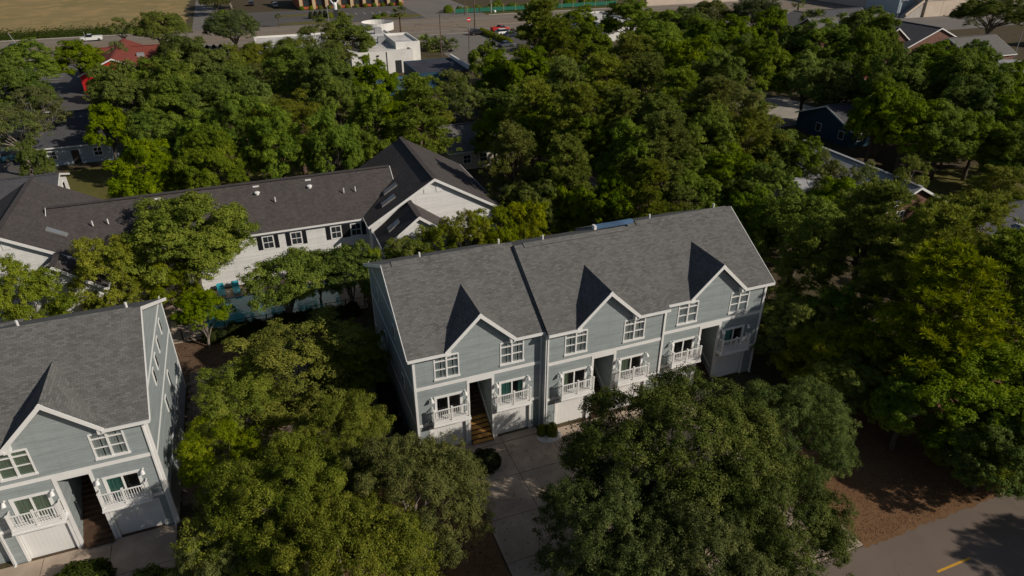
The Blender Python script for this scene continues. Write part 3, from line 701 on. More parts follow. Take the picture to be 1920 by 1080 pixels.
h = house('brick_house', 'brick house with twin steep gables and a broad dark slope', 'house', 152, 172, 127, 146, 3.4, 7.4, 'y', 'shingle_charcoal', 'brick_red', (155, 168), ((-1, 132), (-1, 138)))
gable_y(h, 145.5, 156, 129.5, 146.2, 4.2, 7.6, 'shingle_taupe', 'brick_red', .4); side_window(h, 145.5, -1, 135, 1, 2.6); side_window(h, 145.5, -1, 141, 1, 2.6)
gable_x(h, 141, 168, 143, 155, 4.2, 7.9, 'shingle_taupe', 'brick_red', .4)
h = house('brick_house', 'small brick house with taupe gable near the beige hall', 'house', 148, 166, 160, 172, 3.4, 6.2, 'y', 'shingle_taupe', 'brick_red', (152, 160), ((-1, 164),))
gable_x(h, 158, 178, 163, 173, 3.4, 6.6, 'shingle_charcoal', 'brick_red', .4)
house('garage_building', 'plain pale low-pitched roof beside the brown brick house', 'garage', 144, 160, 98, 112, 2.9, 3.9, 'x', 'shingle_pale', 'stucco_beige', (148, 154), ((-1, 103),))
house('house', 'cream cottage with dark roof at the far edge behind the big oak', 'house', 204, 216, 122, 132, 3.1, 5.3, 'x', 'shingle_charcoal', 'siding_cream', (207, 212), ((-1, 126),))

def flat_block(root, x0, x1, y0, y1, h, wallm, roofm, par=.5, t=.25):
    w = MB().box(x0, x1, y0, y0+t, 0, h+par).box(x0, x1, y1-t, y1, 0, h+par).box(x0, x0+t, y0+t, y1-t, 0, h+par).box(x1-t, x1, y0+t, y1-t, 0, h+par)
    w.build('wall', wallm, root); MB().box(x0+t, x1-t, y0+t, y1-t, h-.1, h).build('roof', roofm, root)
wb = thing('commercial_building', 'white flat-roofed building with rooftop units and a curved parapet by the highway', 'building', (30, 175, 0))
flat_block(wb, 23.6, 37.6, 159.5, 196, 4.6, 'stucco_white', 'roof_membrane', .35)
flat_block(wb, 34.5, 40.2, 163, 176, 5.6, 'stucco_white', 'roof_membrane', .5)
flat_block(wb, 4.6, 23.4, 170, 193, 4.2, 'stucco_white', 'roof_membrane', .4)
MB().tube([(36.5,193.5,4.5),(36.5,193.5,6.4)], 4.2, 28, False).build('curved_parapet', 'stucco_white', wb)
for x, y in ((33, 172), (30.5, 183), (35, 186)): MB().box(x-.9, x+.9, y-.7, y+.7, 4.6, 6.0).box(x-.7, x+.7, y-.5, y+.5, 6.0, 6.1).build('rooftop_unit', 'metal_grey', wb)
MB().tube([(28.5,166,4.6),(28.5,166,5.5)], .4, 10).dome((28.5,166,5.5), .6, .6, .3).build('roof_vent', 'vent_white', wb)
for x in (27.5, 31.5): MB().box(x-.08, x+.08, 159.4, 159.498, 0, 4.8).build('downspout', 'metal_dark', wb)
MB().box(33.4, 34.8, 159.42, 159.498, .05, 2.8).build('door', 'metal_dark', wb)
for x in (25.5, 29.5): MB().box(x-.25, x+.25, 159.3, 159.498, 3.9, 4.2).build('wall_light', 'metal_dark', wb)
bb = thing('small_building', 'small dark blue building with flat tar roof and low parapet', 'building', (39, 146, 0))
flat_block(bb, 33.6, 44.2, 139, 152.3, 3.8, 'wall_blue', 'roof_tar', .12)
MB().box(44.2, 44.6, 138.8, 152.5, 3.4, 4.7).build('parapet', 'stucco_white', bb); MB().box(38.8, 44.0, 138.7, 138.95, 2.8, 3.75).build('brick_band', 'brick_red', bb)
MB().box(42, 42.6, 144, 144.6, 3.8, 4.6).build('roof_vent', 'metal_grey', bb)
tp = thing('lean_to', 'low lean-to roofed with patchy blue sheeting beside the dark blue building', 'lean-to', (28, 137, 0))
MB().prism([(24.4,132.5,2.6),(33.3,132.5,2.6),(33.3,141,3.2),(24.4,141,3.2)], (0,0,-.1)).build('roof', 'tarp_blue', tp); MB().box(24.8, 33.0, 133, 140.5, 0, 2.45).build('wall', 'wall_blue', tp)
wp = thing('commercial_building', 'white flat roof glimpsed behind the tall pines by the highway', 'building', (103, 192, 0)); flat_block(wp, 97.5, 109, 178, 204, 4.0, 'stucco_white', 'roof_membrane', .45)
MB().box(101, 103, 184, 186, 4, 5).build('rooftop_unit', 'metal_grey', wp); MB().box(99, 100.5, 192, 194, 4, 5).build('rooftop_unit', 'metal_grey', wp)
ws = thing('boundary_wall', 'pale low wall across the highway beyond the woods', 'wall', (165, 241, 0)); MB().box(148, 190, 240.9, 241.3, 0, 2.6).build('wall', 'stucco_beige', ws)
MB().box(147.9, 190.1, 240.85, 241.35, 2.6, 2.75).build('coping', 'kerb_concrete', ws)
og = thing('restaurant', 'orange restaurant with tan columns and dark windows across the highway', 'restaurant', (42, 285, 0))
MB().box(24, 63, 278, 300, 0, 6.5).build('wall', 'stucco_orange', og)
for i in range(9): MB().box(25+i*4.6-.55, 25+i*4.6+.55, 276.8, 277.996, 0, 6.6).build('column', 'stucco_tan', og)
for i in range(8):
    f = MB().box(25.9+i*4.6, 28.7+i*4.6, 277.9, 277.995, .9, 4.2).build('window', 'brown_wall', og); MB().box(26.05+i*4.6, 28.55+i*4.6, 277.88, 277.897, 1.0, 4.1).build('pane', 'far_glass', og)
MB().prism([(23.5,276,6.4),(63.5,276,6.4),(63.5,289,9.5),(23.5,289,9.5)], (0,0,-.2)).build('roof', 'shingle_red', og)
bh = thing('hall', 'large beige hall with panel joints, tall windows and outside stair', 'building', (240, 195, 0))
MB().box(221, 290, 181, 240, 0, 9.5).build('wall', 'stucco_beige', bh)
MB().box(220.6, 290.4, 180.6, 240.4, 9.5, 9.9).build('roof_edge', 'kerb_concrete', bh)
for i in range(9): MB().box(221+i*7.6-.05, 221+i*7.6+.05, 180.97, 180.998, 0, 5.2).build('panel_joint', 'kerb_concrete', bh)
MB().box(220.8, 290.2, 180.8, 180.997, 5.2, 5.6).build('ledge', 'kerb_concrete', bh)
for i in range(8):
    f = MB().box(223+i*7.6, 227.4+i*7.6, 180.9, 180.998, 5.9, 8.8).build('window', 'trim_white', bh); MB().box(223.2+i*7.6, 227.2+i*7.6, 180.88, 180.897, 6.1, 8.6).build('pane', 'far_glass', f)
MB().box(214, 220.9, 186, 200, 0, 6).build('side_wing', 'siding_pale_blue', bh)
sb = MB()
for i in range(14): sb.box(213+i*.5, 213.5+i*.5, 181.5, 184, 0, .3*(i+1))
sb.build('stair', 'kerb_concrete', bh); MB().beam((213,181.4,1.0),(220,181.4,5.2),.15,.9).build('stair_parapet', 'stucco_beige', bh)

# ------------------------------------------------------------------ vehicles
for nm, c in dict(white=(.78,.78,.76), navy=(.012,.02,.035), red=(.48,.02,.015), silver=(.42,.42,.42), blue=(.02,.11,.32), black=(.012,.012,.014), teal=(.015,.06,.09), slate=(.05,.065,.085)).items():
    kk = NT('car_'+nm); kk.col(c); kk.b.inputs['Coat Weight'].default_value = .6; MAT['car_'+nm] = kk.set(.35, .5)
def loft(mb, st):
    """st: stations (x, z0, z1, half width low, half width high)"""
    o = len(mb.v)
    for x, z0, z1, a, b in st:
        zm = z0+(z1-z0)*.55
        mb.v += [(x,-a,z0),(x,-max(a,b),zm),(x,-b,z1),(x,b,z1),(x,max(a,b),zm),(x,a,z0)]
    for i in range(len(st)-1):
        for j in range(6): mb.f.append((o+i*6+j, o+i*6+(j+1) % 6, o+(i+1)*6+(j+1) % 6, o+(i+1)*6+j))
    mb.f.append(tuple(o+j for j in range(5,-1,-1))); mb.f.append(tuple(o+(len(st)-1)*6+j for j in range(6)))
    return mb
def vehicle(kind, colour, x, y, rz, label, cat='car', group=None):
    t = thing('pickup_truck' if kind == 'pickup' else 'car', label, cat, (0,0,0), group); m = 'car_'+colour
    L = {'sedan': 4.6, 'suv': 4.7, 'pickup': 5.8}[kind]; h = L/2; W = .9 if kind == 'sedan' else .97
    zb = {'sedan': .22, 'suv': .28, 'pickup': .38}[kind]; zs = {'sedan': .88, 'suv': 1.02, 'pickup': 1.12}[kind]
    if kind == 'pickup':
        body = loft(MB(), [(-h,zb+.15,zs-.08,W*.9,W*.9),(-h+.12,zb,zs,W,W),(-.35,zb,zs,W,W),(1.3,zb,zs,W,W*.97),(h-.25,zb,zs-.08,W*.97,W*.9),(h,zb+.1,zs-.25,W*.85,W*.8)])
        bd = body.build('body', m, t)
        MB().box(-h+.12, -.5, -W+.12, W-.12, zs-.004, zs+.012).build('bed_floor', 'rubber', bd)
        bw = MB().box(-h+.05,-.45,-W+.02,-W+.10,zs,zs+.22).box(-h+.05,-.45,W-.10,W-.02,zs,zs+.22).box(-h,-h+.08,-W+.02,W-.02,zs-.1,zs+.22); bw.build('bed_side', m, bd)
        cab = loft(MB(), [(-.45,zs,zs+.62,W*.95,W*.78),(-.3,zs,zs+.70,W*.95,W*.78),(.75,zs,zs+.70,W*.95,W*.78),(1.55,zs,zs+.02,W*.95,W*.9)]); cr = (-.25, .7, zs+.70)
    else:
        s = 0 if kind == 'suv' else 1
        body = loft(MB(), [(-h,zb+.18,zs-.1,W*.85,W*.82),(-h+.2,zb,zs,W*.97,W*.93),(-.8,zb,zs+.02,W,W*.95),(.9,zb,zs,W,W*.95),(h-.35,zb,zs-.16,W*.96,W*.86),(h,zb+.12,zs-.34,W*.8,W*.74)])
        bd = body.build('body', m, t)
        if kind == 'suv': cab = loft(MB(), [(-h+.15,zs,zs+.05,W*.9,W*.85),(-h+.45,zs,zs+.62,W*.92,W*.72),(.35,zs,zs+.66,W*.93,W*.74),(1.25,zs,zs+.02,W*.93,W*.85)]); cr = (-h+.5, .32, zs+.655)
        else: cab = loft(MB(), [(-h+.55,zs,zs+.03,W*.9,W*.82),(-1.05,zs,zs+.50,W*.92,W*.68),(.2,zs,zs+.54,W*.93,W*.70),(1.2,zs,zs+.02,W*.93,W*.82)]); cr = (-1.0, .18, zs+.525)
    cb = cab.build('cabin_glass', 'car_glass', t)
    MB().box(cr[0], cr[1], -W*.7, W*.7, cr[2]-.02, cr[2]+.04).build('roof_panel', m, cb)
    for sx in (-1, 1):
        for sy in (-1, 1):
            wx = sx*(h-.85) + (.05 if sx > 0 else 0); r = .39 if kind == 'pickup' else .34
            w = MB().tube([(wx,sy*(W-.2),r),(wx,sy*(W+.015),r)], r, 16).build('wheel', 'rubber', t)
            MB().tube([(wx,sy*(W+.012),r),(wx,sy*(W+.03),r)], r*.6, 12).build('rim', 'chrome', w)
    for sy in (-1, 1):
        MB().box(h-.12, h+.012, sy*W*.6-.17, sy*W*.6+.17, zs-.42, zs-.28).build('headlight', 'lamp_clear', t)
        MB().box(-h-.015, -h+.1, sy*W*.68-.13, sy*W*.68+.13, zs-.34, zs-.16).build('tail_light', 'lamp_red', t)
        MB().box(.95, 1.1, sy*(W+.1)-.09, sy*(W+.1)+.09, zs+.02, zs+.16).build('mirror', m, t)
    t.location = (x, y, .02); t.rotation_euler.z = rz; return t
vehicle('pickup', 'white', -37.6, 231.8, math.pi, 'white pickup truck driving along the highway beside the dry field', 'pickup truck')
vehicle('suv', 'slate', -54.8, 223.6, math.pi, 'dark grey-blue car on the highway next to the leaning pole', 'car')
vehicle('pickup', 'red', 76, 206.0, .15, 'red pickup truck parked behind the hedge by the highway', 'pickup truck')
vehicle('suv', 'white', 75, 199.8, .1, 'white car parked beside the red pickup truck', 'car')
vehicle('sedan', 'navy', 75.6, 195.8, .1, 'dark navy car parked beside the white car behind the hedge', 'car')
vehicle('suv', 'black', 67.4, 202.2, .05, 'black car waiting at the highway end of the side street', 'car')
vehicle('sedan', 'slate', 68.8, 181.5, .3, 'dark grey car half hidden by trees at the hedge end', 'car')
vehicle('suv', 'silver', 16.8, 289, math.pi/2, 'silver car parked beside the grass island of the restaurant', 'car')
vehicle('sedan', 'blue', 62.0, 283, .2, 'blue car on the entrance road beside the restaurant', 'car')
vehicle('suv', 'blue', 40.0, 77.0, .25, 'bright blue car in the sandy clearing among pines', 'car')
vehicle('suv', 'teal', -33.6, 120.5, .2, 'dark teal car parked beside the bungalow with blue front', 'car')
vehicle('sedan', 'white', -35.5, 146, .9, 'white car in the car park behind the bungalow', 'car')
vehicle('sedan', 'black', -36.5, 132, .1, 'black car on the back road near the white-limbed trees', 'car')
vehicle('sedan', 'blue', 24.4, 72.6, 1.2, 'blue car parked beside the right wing of the apartment house', 'car')
vehicle('suv', 'navy', 8.5, 296, math.pi/2, 'navy car at the far end of the restaurant car park', 'car')

# ------------------------------------------------------------------ poles, signs, lamps
def pole(x, y, h, label, r=.15, lean=(0, 0), arm=True, mat='wood_pole', transformer=False):
    t = thing('utility_pole', label, 'pole', (x, y, 0))
    MB().tube([(x,y,-.1),(x+lean[0],y+lean[1],h)], [r,r*.7], 10).build('post', mat, t)
    if arm: MB().box(x+lean[0]-1.1, x+lean[0]+1.1, y+lean[1]-.06, y+lean[1]+.06, h-.7, h-.55).build('crossarm', mat, t)
    if transformer: MB().tube([(x+.35,y-.1,h-2.4),(x+.35,y-.1,h-1.1)], .3, 12).dome((x+.35,y-.1,h-1.1), .3, .3, .12).build('transformer', 'metal_grey', t)
    return t
pole(48.6, 175, 10.8, 'tall utility pole beside the palmettos on the side street')
pole(70.6, 214, 13.0, 'thick tall utility pole at the highway corner by the black car', .22)
pole(53.8, 168, 7.4, 'shorter utility pole rising from the bushes beside the side street', .13)
pole(55.6, 160.5, 4.6, 'short bare post standing in the bushes by the side street', .1, arm=False)
pole(-53.0, 222.2, 4.6, 'pale leaning pole on the highway edge beside the dark car', .1, (-1.6, 0), False, 'metal_grey')
pole(-13.6, 209, 5.2, 'brown pole pair beside the highway planter', .12, (-.5, 0), False); pole(-36.6, 217.5, 4.5, 'thin pole on the highway verge behind the white pickup', .08, (0, 0), False, 'metal_grey')
pole(68.9, 146.9, 6.2, 'pole carrying a pale transformer above the woodland', .13, arm=False, transformer=True)
pole(29.7, 240.8, 8.5, 'slim pale pole on the highway verge near the restaurant sign', .1, arm=False, mat='metal_grey')
pole(76.5, 242.6, 13, 'tall pole across the highway beside the entrance road', .18); pole(86.5, 243.5, 9, 'pale post across the highway beside the netting fence', .16, arm=False, mat='metal_grey')
pole(64.0, 33.0+30, 8, 'grey leaning post between the pale-roofed house and pines', .09, (.9, 0), False, 'metal_grey')
def wire(p, q, sag, label):
    pts = [Vector(p).lerp(Vector(q), i/14) - Vector((0,0,sag*4*(i/14)*(1-i/14))) for i in range(15)]
    tag(MB().tube(pts, .022, 5).build('power_line', 'metal_dark', loc=p), label, 'cable', 'power lines over the side street')
for dx in (-.9, .9): wire((48.6+dx,175,10.3),(70.6+dx,214,12.3),1.2,'thin black power line spanning the side street and highway corner')
wire((70.6,214,12.0),(-13.6,209,5.0),1.5,'thin black power line spanning the side street and highway corner'); wire((48.6,175,10),(53.8,168,7.0),.3,'thin black power line spanning the side street and highway corner')
wire((70.6,214,12.2),(76.5,242.6,12.2),.8,'thin black power line spanning the side street and highway corner')
sg = thing('road_sign', 'round red no-entry sign with white bar on a tall post', 'sign', (66.8, 208.2, 0))
MB().tube([(66.8,208.2,0),(66.8,208.2,3.2)], .05, 8).build('post', 'metal_grey', sg)
MB().tube([(66.8,208.13,3.5),(66.8,208.10,3.5)], .62, 24).build('disc', 'sign_red', sg); MB().box(66.35, 67.25, 208.07, 208.095, 3.38, 3.62).build('bar', 'sign_white', sg)
rs = thing('restaurant_sign', 'pale figure-shaped restaurant sign on dark base beside round shrubs', 'sign', (33.8, 252.5, 0))
MB().box(33.1, 34.5, 252, 253, 0, 2.6).build('base', 'metal_dark', rs); MB().tube([(33.8,252.5,2.6),(33.8,252.5,4.2),(33.8,252.5,4.9)], [.6,.7,.25], 12).build('panel', 'sign_white', rs)
MB().beam((33.5,252.5,4.2),(32.3,252.5,6.0),.3,.35).beam((34.1,252.5,4.2),(35.2,252.5,5.8),.3,.35).build('raised_arms', 'sign_white', rs)
def street_lamp(x, y, h, dx, label):
    t = thing('street_lamp', label, 'lamp', (x, y, 0))
    MB().tube([(x,y,0),(x,y,h*.93),(x+dx*.3,y,h),(x+dx,y,h+.1)], [.12,.09,.07,.06], 8).build('post', 'metal_grey', t); MB().box(min(x+dx*.9,x+dx*1.4), max(x+dx*.9,x+dx*1.4), y-.15, y+.15, h, h+.16).build('head', 'metal_grey', t)
street_lamp(188, 163, 8.5, 2.2, 'curved street lamp in front of the beige hall'); street_lamp(183, 121, 6.5, .8, 'straight lamp post beside the brown brick house')
nf = thing('netting_fence', 'green netting fence on yellow-tipped posts around the golf course across the highway', 'fence', (105, 247, 0))
for i in range(15): MB().tube([(74+i*4.6,246.5,0),(74+i*4.6,246.5,2.6)], .07, 8).build('post', 'stucco_tan', nf)
for i in range(14): MB().box(74.1+i*4.6, 78.5+i*4.6, 246.48, 246.52, .3, 1.6).build('net_panel', 'net_green', nf)
pb = MB().dome((88,243.8,.5), .5, .5, .5, 14, 6).dome((88,243.8,.5), .5, .5, -.5, 14, 6).build('ornament_ball', 'sign_white', loc=(88,243.8,0)); tag(pb, 'white ball ornament on the verge before the netting fence', 'ornament')
bo = None
m = MB().dome((0,0,-.1), .9, .7, .75, 11, 5); m.v = [(x*R.uniform(.85,1.12), y*R.uniform(.85,1.12), z*R.uniform(.85,1.12)) for x, y, z in m.v]
bo = m.build('boulder', 'stone_pale'); bo.location = (43.2, 27.2, 0); tag(bo, 'pale grey boulder lying in the mulch under the pines', 'boulder')

# ------------------------------------------------------------------ vegetation
def leaf_mesh(name, mat, C_, N_, L_, W_, tint):
    """diamond leaves: centres C_, normals N_, lengths, widths"""
    n = len(C_); N_ = N_/np.linalg.norm(N_, axis=1, keepdims=True)
    r = rng.normal(size=(n, 3)); T = r-(r*N_).sum(1, keepdims=True)*N_; T /= np.linalg.norm(T, axis=1, keepdims=True); Bv = np.cross(N_, T)
    v = np.empty((n, 4, 3), np.float32); l2 = (L_/2)[:, None]; w2 = (W_/2)[:, None]
    v[:, 0] = C_-T*l2; v[:, 1] = C_+Bv*w2+N_*w2*.35; v[:, 2] = C_+T*l2; v[:, 3] = C_-Bv*w2+N_*w2*.35
    return quads_mesh(name, mat, v, tint)
def quads_mesh(name, mat, v, tint):
    n = len(v); me = bpy.data.meshes.new(name); me.vertices.add(n*4); me.vertices.foreach_set('co', v.astype(np.float32).ravel())
    me.loops.add(n*4); me.loops.foreach_set('vertex_index', np.arange(n*4, dtype=np.int32))
    me.polygons.add(n); me.polygons.foreach_set('loop_start', np.arange(0, n*4, 4, dtype=np.int32))
    me.update(calc_edges=True)
    a = me.attributes.new('tint', 'FLOAT', 'FACE'); a.data.foreach_set('value', np.clip(tint, 0, 1).astype(np.float32))
    me.materials.append(MAT[mat]); return me
def unit_dirs(n, zmin=-1.0):
    z = rng.uniform(zmin, 1, n); a = rng.uniform(0, 2*math.pi, n); r = np.sqrt(1-z*z)
    return np.stack([r*np.cos(a), r*np.sin(a), z], 1)
def limbs(name, mat, base, targets, r0, fork, bend=.6, n=7):
    m = MB(); top = Vector((rng.uniform(-.2,.2), rng.uniform(-.2,.2), fork))
    m.tube([(0,0,-.2),(0.05,0.03,fork*.5),tuple(top)], [r0*1.25,r0,r0*.8], n+2)
    for t in targets:
        t = Vector(t); d = t-top; mid = top+d*.5+Vector((rng.uniform(-bend,bend), rng.uniform(-bend,bend), rng.uniform(0,bend)))
        q = top+d*.22+Vector((0,0,.12*d.length)); r = r0*rng.uniform(.3,.5)
        m.tube([tuple(top-Vector((0,0,.15))),tuple(q),tuple(mid),tuple(t)], [r,r*.8,r*.5,r*.14], n-1, False)
    return m.mesh(name, mat, smooth=True)
def crown_lobed(name, mat, Rx, z0, z1, nl, lr, nc, cr, nleaf, L, aspect=.5, zmin=-.25, top_bias=.5, inner=.62, seed=0):
    """lobes on an uneven dome; clumps on each lobe; leaves on each clump"""
    zc = z0+(z1-z0)*.42; d = unit_dirs(nl, zmin)
    rad = rng.uniform(inner, 1.0, nl); jit = rng.uniform(.76, 1.16, nl)
    hz = np.where(d[:, 2] > 0, (z1-zc), (zc-z0))
    lrad = rng.uniform(lr*.7, lr*1.25, nl)
    lc = np.stack([d[:, 0]*(Rx-lrad*.8)*rad*jit, d[:, 1]*(Rx-lrad*.8)*rad*jit, zc+d[:, 2]*(hz-lrad*.7)*rad*jit], 1)
    cd = unit_dirs(nl*nc, -.55).reshape(nl, nc, 3)
    out = (lc-np.array([0, 0, zc])); out /= np.linalg.norm(out, axis=1, keepdims=True)+1e-6
    cd = cd+out[:, None, :]*.55+np.array([0, 0, top_bias*.5]); cd /= np.linalg.norm(cd, axis=2, keepdims=True)
    cc = lc[:, None, :]+cd*lrad[:, None, None]*rng.uniform(.5, 1.2, (nl, nc, 1)); cc = cc.reshape(-1, 3); cd = cd.reshape(-1, 3)
    ctint = np.repeat(rng.uniform(-.14, .14, nl), nc)+rng.uniform(-.16, .16, nl*nc)
    crr = rng.uniform(cr*.6, cr*1.35, len(cc))
    ld = unit_dirs(len(cc)*nleaf, -.8).reshape(len(cc), nleaf, 3)+cd[:, None, :]*.5
    ld /= np.linalg.norm(ld, axis=2, keepdims=True)
    pos = cc[:, None, :]+ld*crr[:, None, None]*rng.uniform(.35, 1.1, (len(cc), nleaf, 1))*np.array([1, 1, .8])
    nrm = ld*.9+cd[:, None, :]*.6+rng.normal(scale=.6, size=ld.shape)+np.array([0, 0, .3])
    pos = pos.reshape(-1, 3); nrm = nrm.reshape(-1, 3); n = len(pos)
    keep = pos[:, 2] > max(.1, z0-.6); pos = pos[keep]; nrm = nrm[keep]
    tint = (.5+np.repeat(ctint, nleaf)+rng.normal(scale=.17, size=n))[keep]; n = len(pos)
    ll = rng.uniform(L*.65, L*1.3, n)
    return leaf_mesh(name, mat, pos, nrm, ll, ll*aspect, tint), lc
def crown_pine(name, mat, Rx, z0, z1, nb, ntuft, nneed, nl, dens=1.0):
    """whorled boughs carrying round needle tufts"""
    P = []; lc = []
    for i in range(nb):
        f = (i+rng.uniform(0, .8))/nb; z = z0+(z1-z0)*f; reach = Rx*(1-.72*f**1.6)*rng.uniform(.6, 1.1); a = rng.uniform(0, 2*math.pi)
        tip = np.array([math.cos(a)*reach, math.sin(a)*reach, z+rng.uniform(.2, .9)]); lc.append(tip*np.array([.92, .92, 1])-np.array([0, 0, .15]))
        for _ in range(ntuft):
            t = rng.uniform(.35, 1.05)**.6; c = np.array([tip[0]*t, tip[1]*t, z+(tip[2]-z)*t])+rng.normal(scale=(.55, .55, .28)); P.append(c)
    for _ in range(ntuft*2): P.append(np.array([rng.normal(scale=.6), rng.normal(scale=.6), z1-abs(rng.normal(scale=.7))]))
    P = np.array(P); nt = len(P); d = unit_dirs(nt*nneed, -.45).reshape(nt, nneed, 3); d[..., 2] += .25; d /= np.linalg.norm(d, axis=2, keepdims=True)
    ln = nl*rng.uniform(.7, 1.25, (nt, nneed, 1)); base = P[:, None, :]+d*.03; tip = base+d*ln; mid = base+d*ln*.55
    s = np.cross(d, rng.normal(size=d.shape)); s /= np.linalg.norm(s, axis=2, keepdims=True); w = nl*.085
    v = np.stack([base, mid+s*w, tip, mid-s*w], 2).reshape(-1, 4, 3)
    tint = np.repeat(.5+rng.uniform(-.2, .2, nt), nneed)+rng.normal(scale=.12, size=nt*nneed)
    return quads_mesh(name, mat, v, tint), np.array(lc)
VAR = {}
def add_var(kind, crown, lc, R0, bark, r0, fork, nlimb):
    idx = rng.permutation(len(lc))[:nlimb]
    VAR.setdefault(kind, []).append((crown, limbs('trunk', bark, 0, lc[idx], r0, fork), R0))
for i in range(2):
    c, lc = crown_lobed('crown', ('leaf_oak', 'leaf_oak_dark')[i], 6, 2.2, 10.6, 80, 1.15, 28, .36, 84, .118, .5, -.3); add_var('oak', c, lc, 6, 'bark_grey', .38, 2.2, 26)
for i in range(3):
    c, lc = crown_lobed('crown', 'leaf_broad', 4.5, 2.0, 10.4, 64, .95, 24, .33, 68, .155, .5, -.45); add_var('broad', c, lc, 4.5, 'bark_dark', .26, 3.2, 18)
for i in range(1):
    c, lc = crown_lobed('crown', 'leaf_fresh', 4.5, 2.0, 10.4, 66, .95, 24, .33, 66, .15, .5, -.45); add_var('bright', c, lc, 4.5, 'bark_dark', .26, 3.0, 18)
for i in range(3):
    c, lc = crown_pine('crown', 'leaf_pine', 3.8, 4.6, 13.6, 44, 24, 40, .40); add_var('pine', c, lc, 3.8, 'bark_brown', .24, 6.5, 28)
for i in range(2):
    c, lc = crown_lobed('crown', 'leaf_bush', 2.6, .5, 6.2, 50, .6, 22, .21, 60, .09, .5, -.7, .6); add_var('bush', c, lc, 2.6, 'bark_grey', .12, .8, 14)
for i in range(2):
    c, lc = crown_lobed('crown', 'leaf_broad', 3, 2.0, 6.6, 40, .72, 20, .26, 54, .13, .5, -.3); add_var('crape', c, lc, 3, 'bark_grey', .14, 1.0, 16)
for i in range(2):
    c, lc = crown_lobed('crown', 'leaf_grey', 4.5, 3.5, 11.5, 28, 1.0, 18, .36, 56, .16, .5, -.3); add_var('sparse', c, lc, 4.5, 'bark_grey', .32, 3.6, 22)
for i in range(2):
    c, lc = crown_lobed('crown', 'leaf_cedar', 4.0, 1.6, 12.4, 60, .9, 22, .33, 48, .16, .32, -.6); add_var('cedar', c, lc, 4, 'bark_brown', .25, 4.5, 20)
def tree(kind, x, y, rad, sz, label, group=None, name=None, vi=None):
    cr, tr, R0 = VAR[kind][R.randrange(len(VAR[kind])) if vi is None else vi % len(VAR[kind])]
    t = thing(name or {'oak': 'live_oak', 'broad': 'broadleaf_tree', 'bright': 'broadleaf_tree', 'pine': 'pine_tree', 'bush': 'large_shrub', 'crape': 'small_tree', 'sparse': 'open_oak', 'cedar': 'cedar_tree'}[kind], label, 'shrub' if kind == 'bush' else 'tree', (x, y, 0), group)
    t.rotation_euler.z = R.uniform(0, 6.28); s = rad/R0*{'pine': 1.08, 'broad': 1.08, 'bright': 1.1}.get(kind, 1.15)
    if kind in ('broad', 'bright') and 68 < y < 138: sz *= R.uniform(1.08, 1.3)
    t.scale = (s*R.uniform(.93, 1.08), s*R.uniform(.93, 1.08), sz)
    for nm, me in (('trunk', tr), ('crown', cr)):
        o = bpy.data.objects.new(nm, me); COL.objects.link(o); o.parent = t
    return t
PHRASE = {'oak': 'spreading olive-green live oak', 'broad': 'leafy green broadleaf tree', 'bright': 'fresh bright green leafy tree', 'pine': 'tufted yellow-green pine', 'bush': 'dense yellow-green tall shrub', 'crape': 'small layered green tree', 'sparse': 'thin-crowned tree with pale grey limbs', 'cedar': 'dense brownish-green conifer'}
LAND = [(-24, 175, 'red-roofed shop'), (-25, 124, 'blue-fronted bungalow'), (-30, 98, 'low bungalow with white gable'), (31, 97, 'cream-porched cottage'), (72, 63, 'pale-roofed brick house'), (76, 44, 'charcoal-roofed pale blue house'),
        (95, 84, 'dark house in tree shade'), (91, 101, 'pale woodland lane'), (120, 106, 'small red-roofed shed'), (164, 120, 'brown-roofed brick house'), (150, 138, 'twin-gabled brick house'), (157, 166, 'brick house near the beige hall'), (152, 105, 'pale low-pitched garage'),
        (31, 170, 'white building with curved parapet'), (14, 180, 'low white wing beside the highway'), (39, 146, 'dark blue flat-roofed building'), (28, 137, 'blue-sheeted lean-to'), (103, 190, 'white roof behind the pines'), (78, 190, 'parked cars by the highway'), (56, 178, 'side street'),
        (-20, 212, 'highway planter'), (10, 206, 'highway edge before the restaurant'), (-10, 92, 'back lawn of the apartment house'), (16, 82, 'right wing of the apartment house'), (40, 78, 'sandy clearing with the blue car'), (24, 56, 'ridge of the three-gabled townhouse row'), (45, 50, 'right end of the three-gabled townhouse row'),
        (69, 147, 'transformer pole'), (137, 118, 'palm below the brick gable'), (146, 153, 'palm cluster'), (60, 72, 'leaning grey post'), (88, 56, 'shaded lawn'), (194, 138, 'straight lamp post'), (55, 100, 'middle of the dense wood'), (0, 130, 'heart of the wood behind the apartment house')]
def region(x, y): return 'near the '+min(LAND, key=lambda l: (l[0]-x)**2+(l[1]-y)**2)[2]
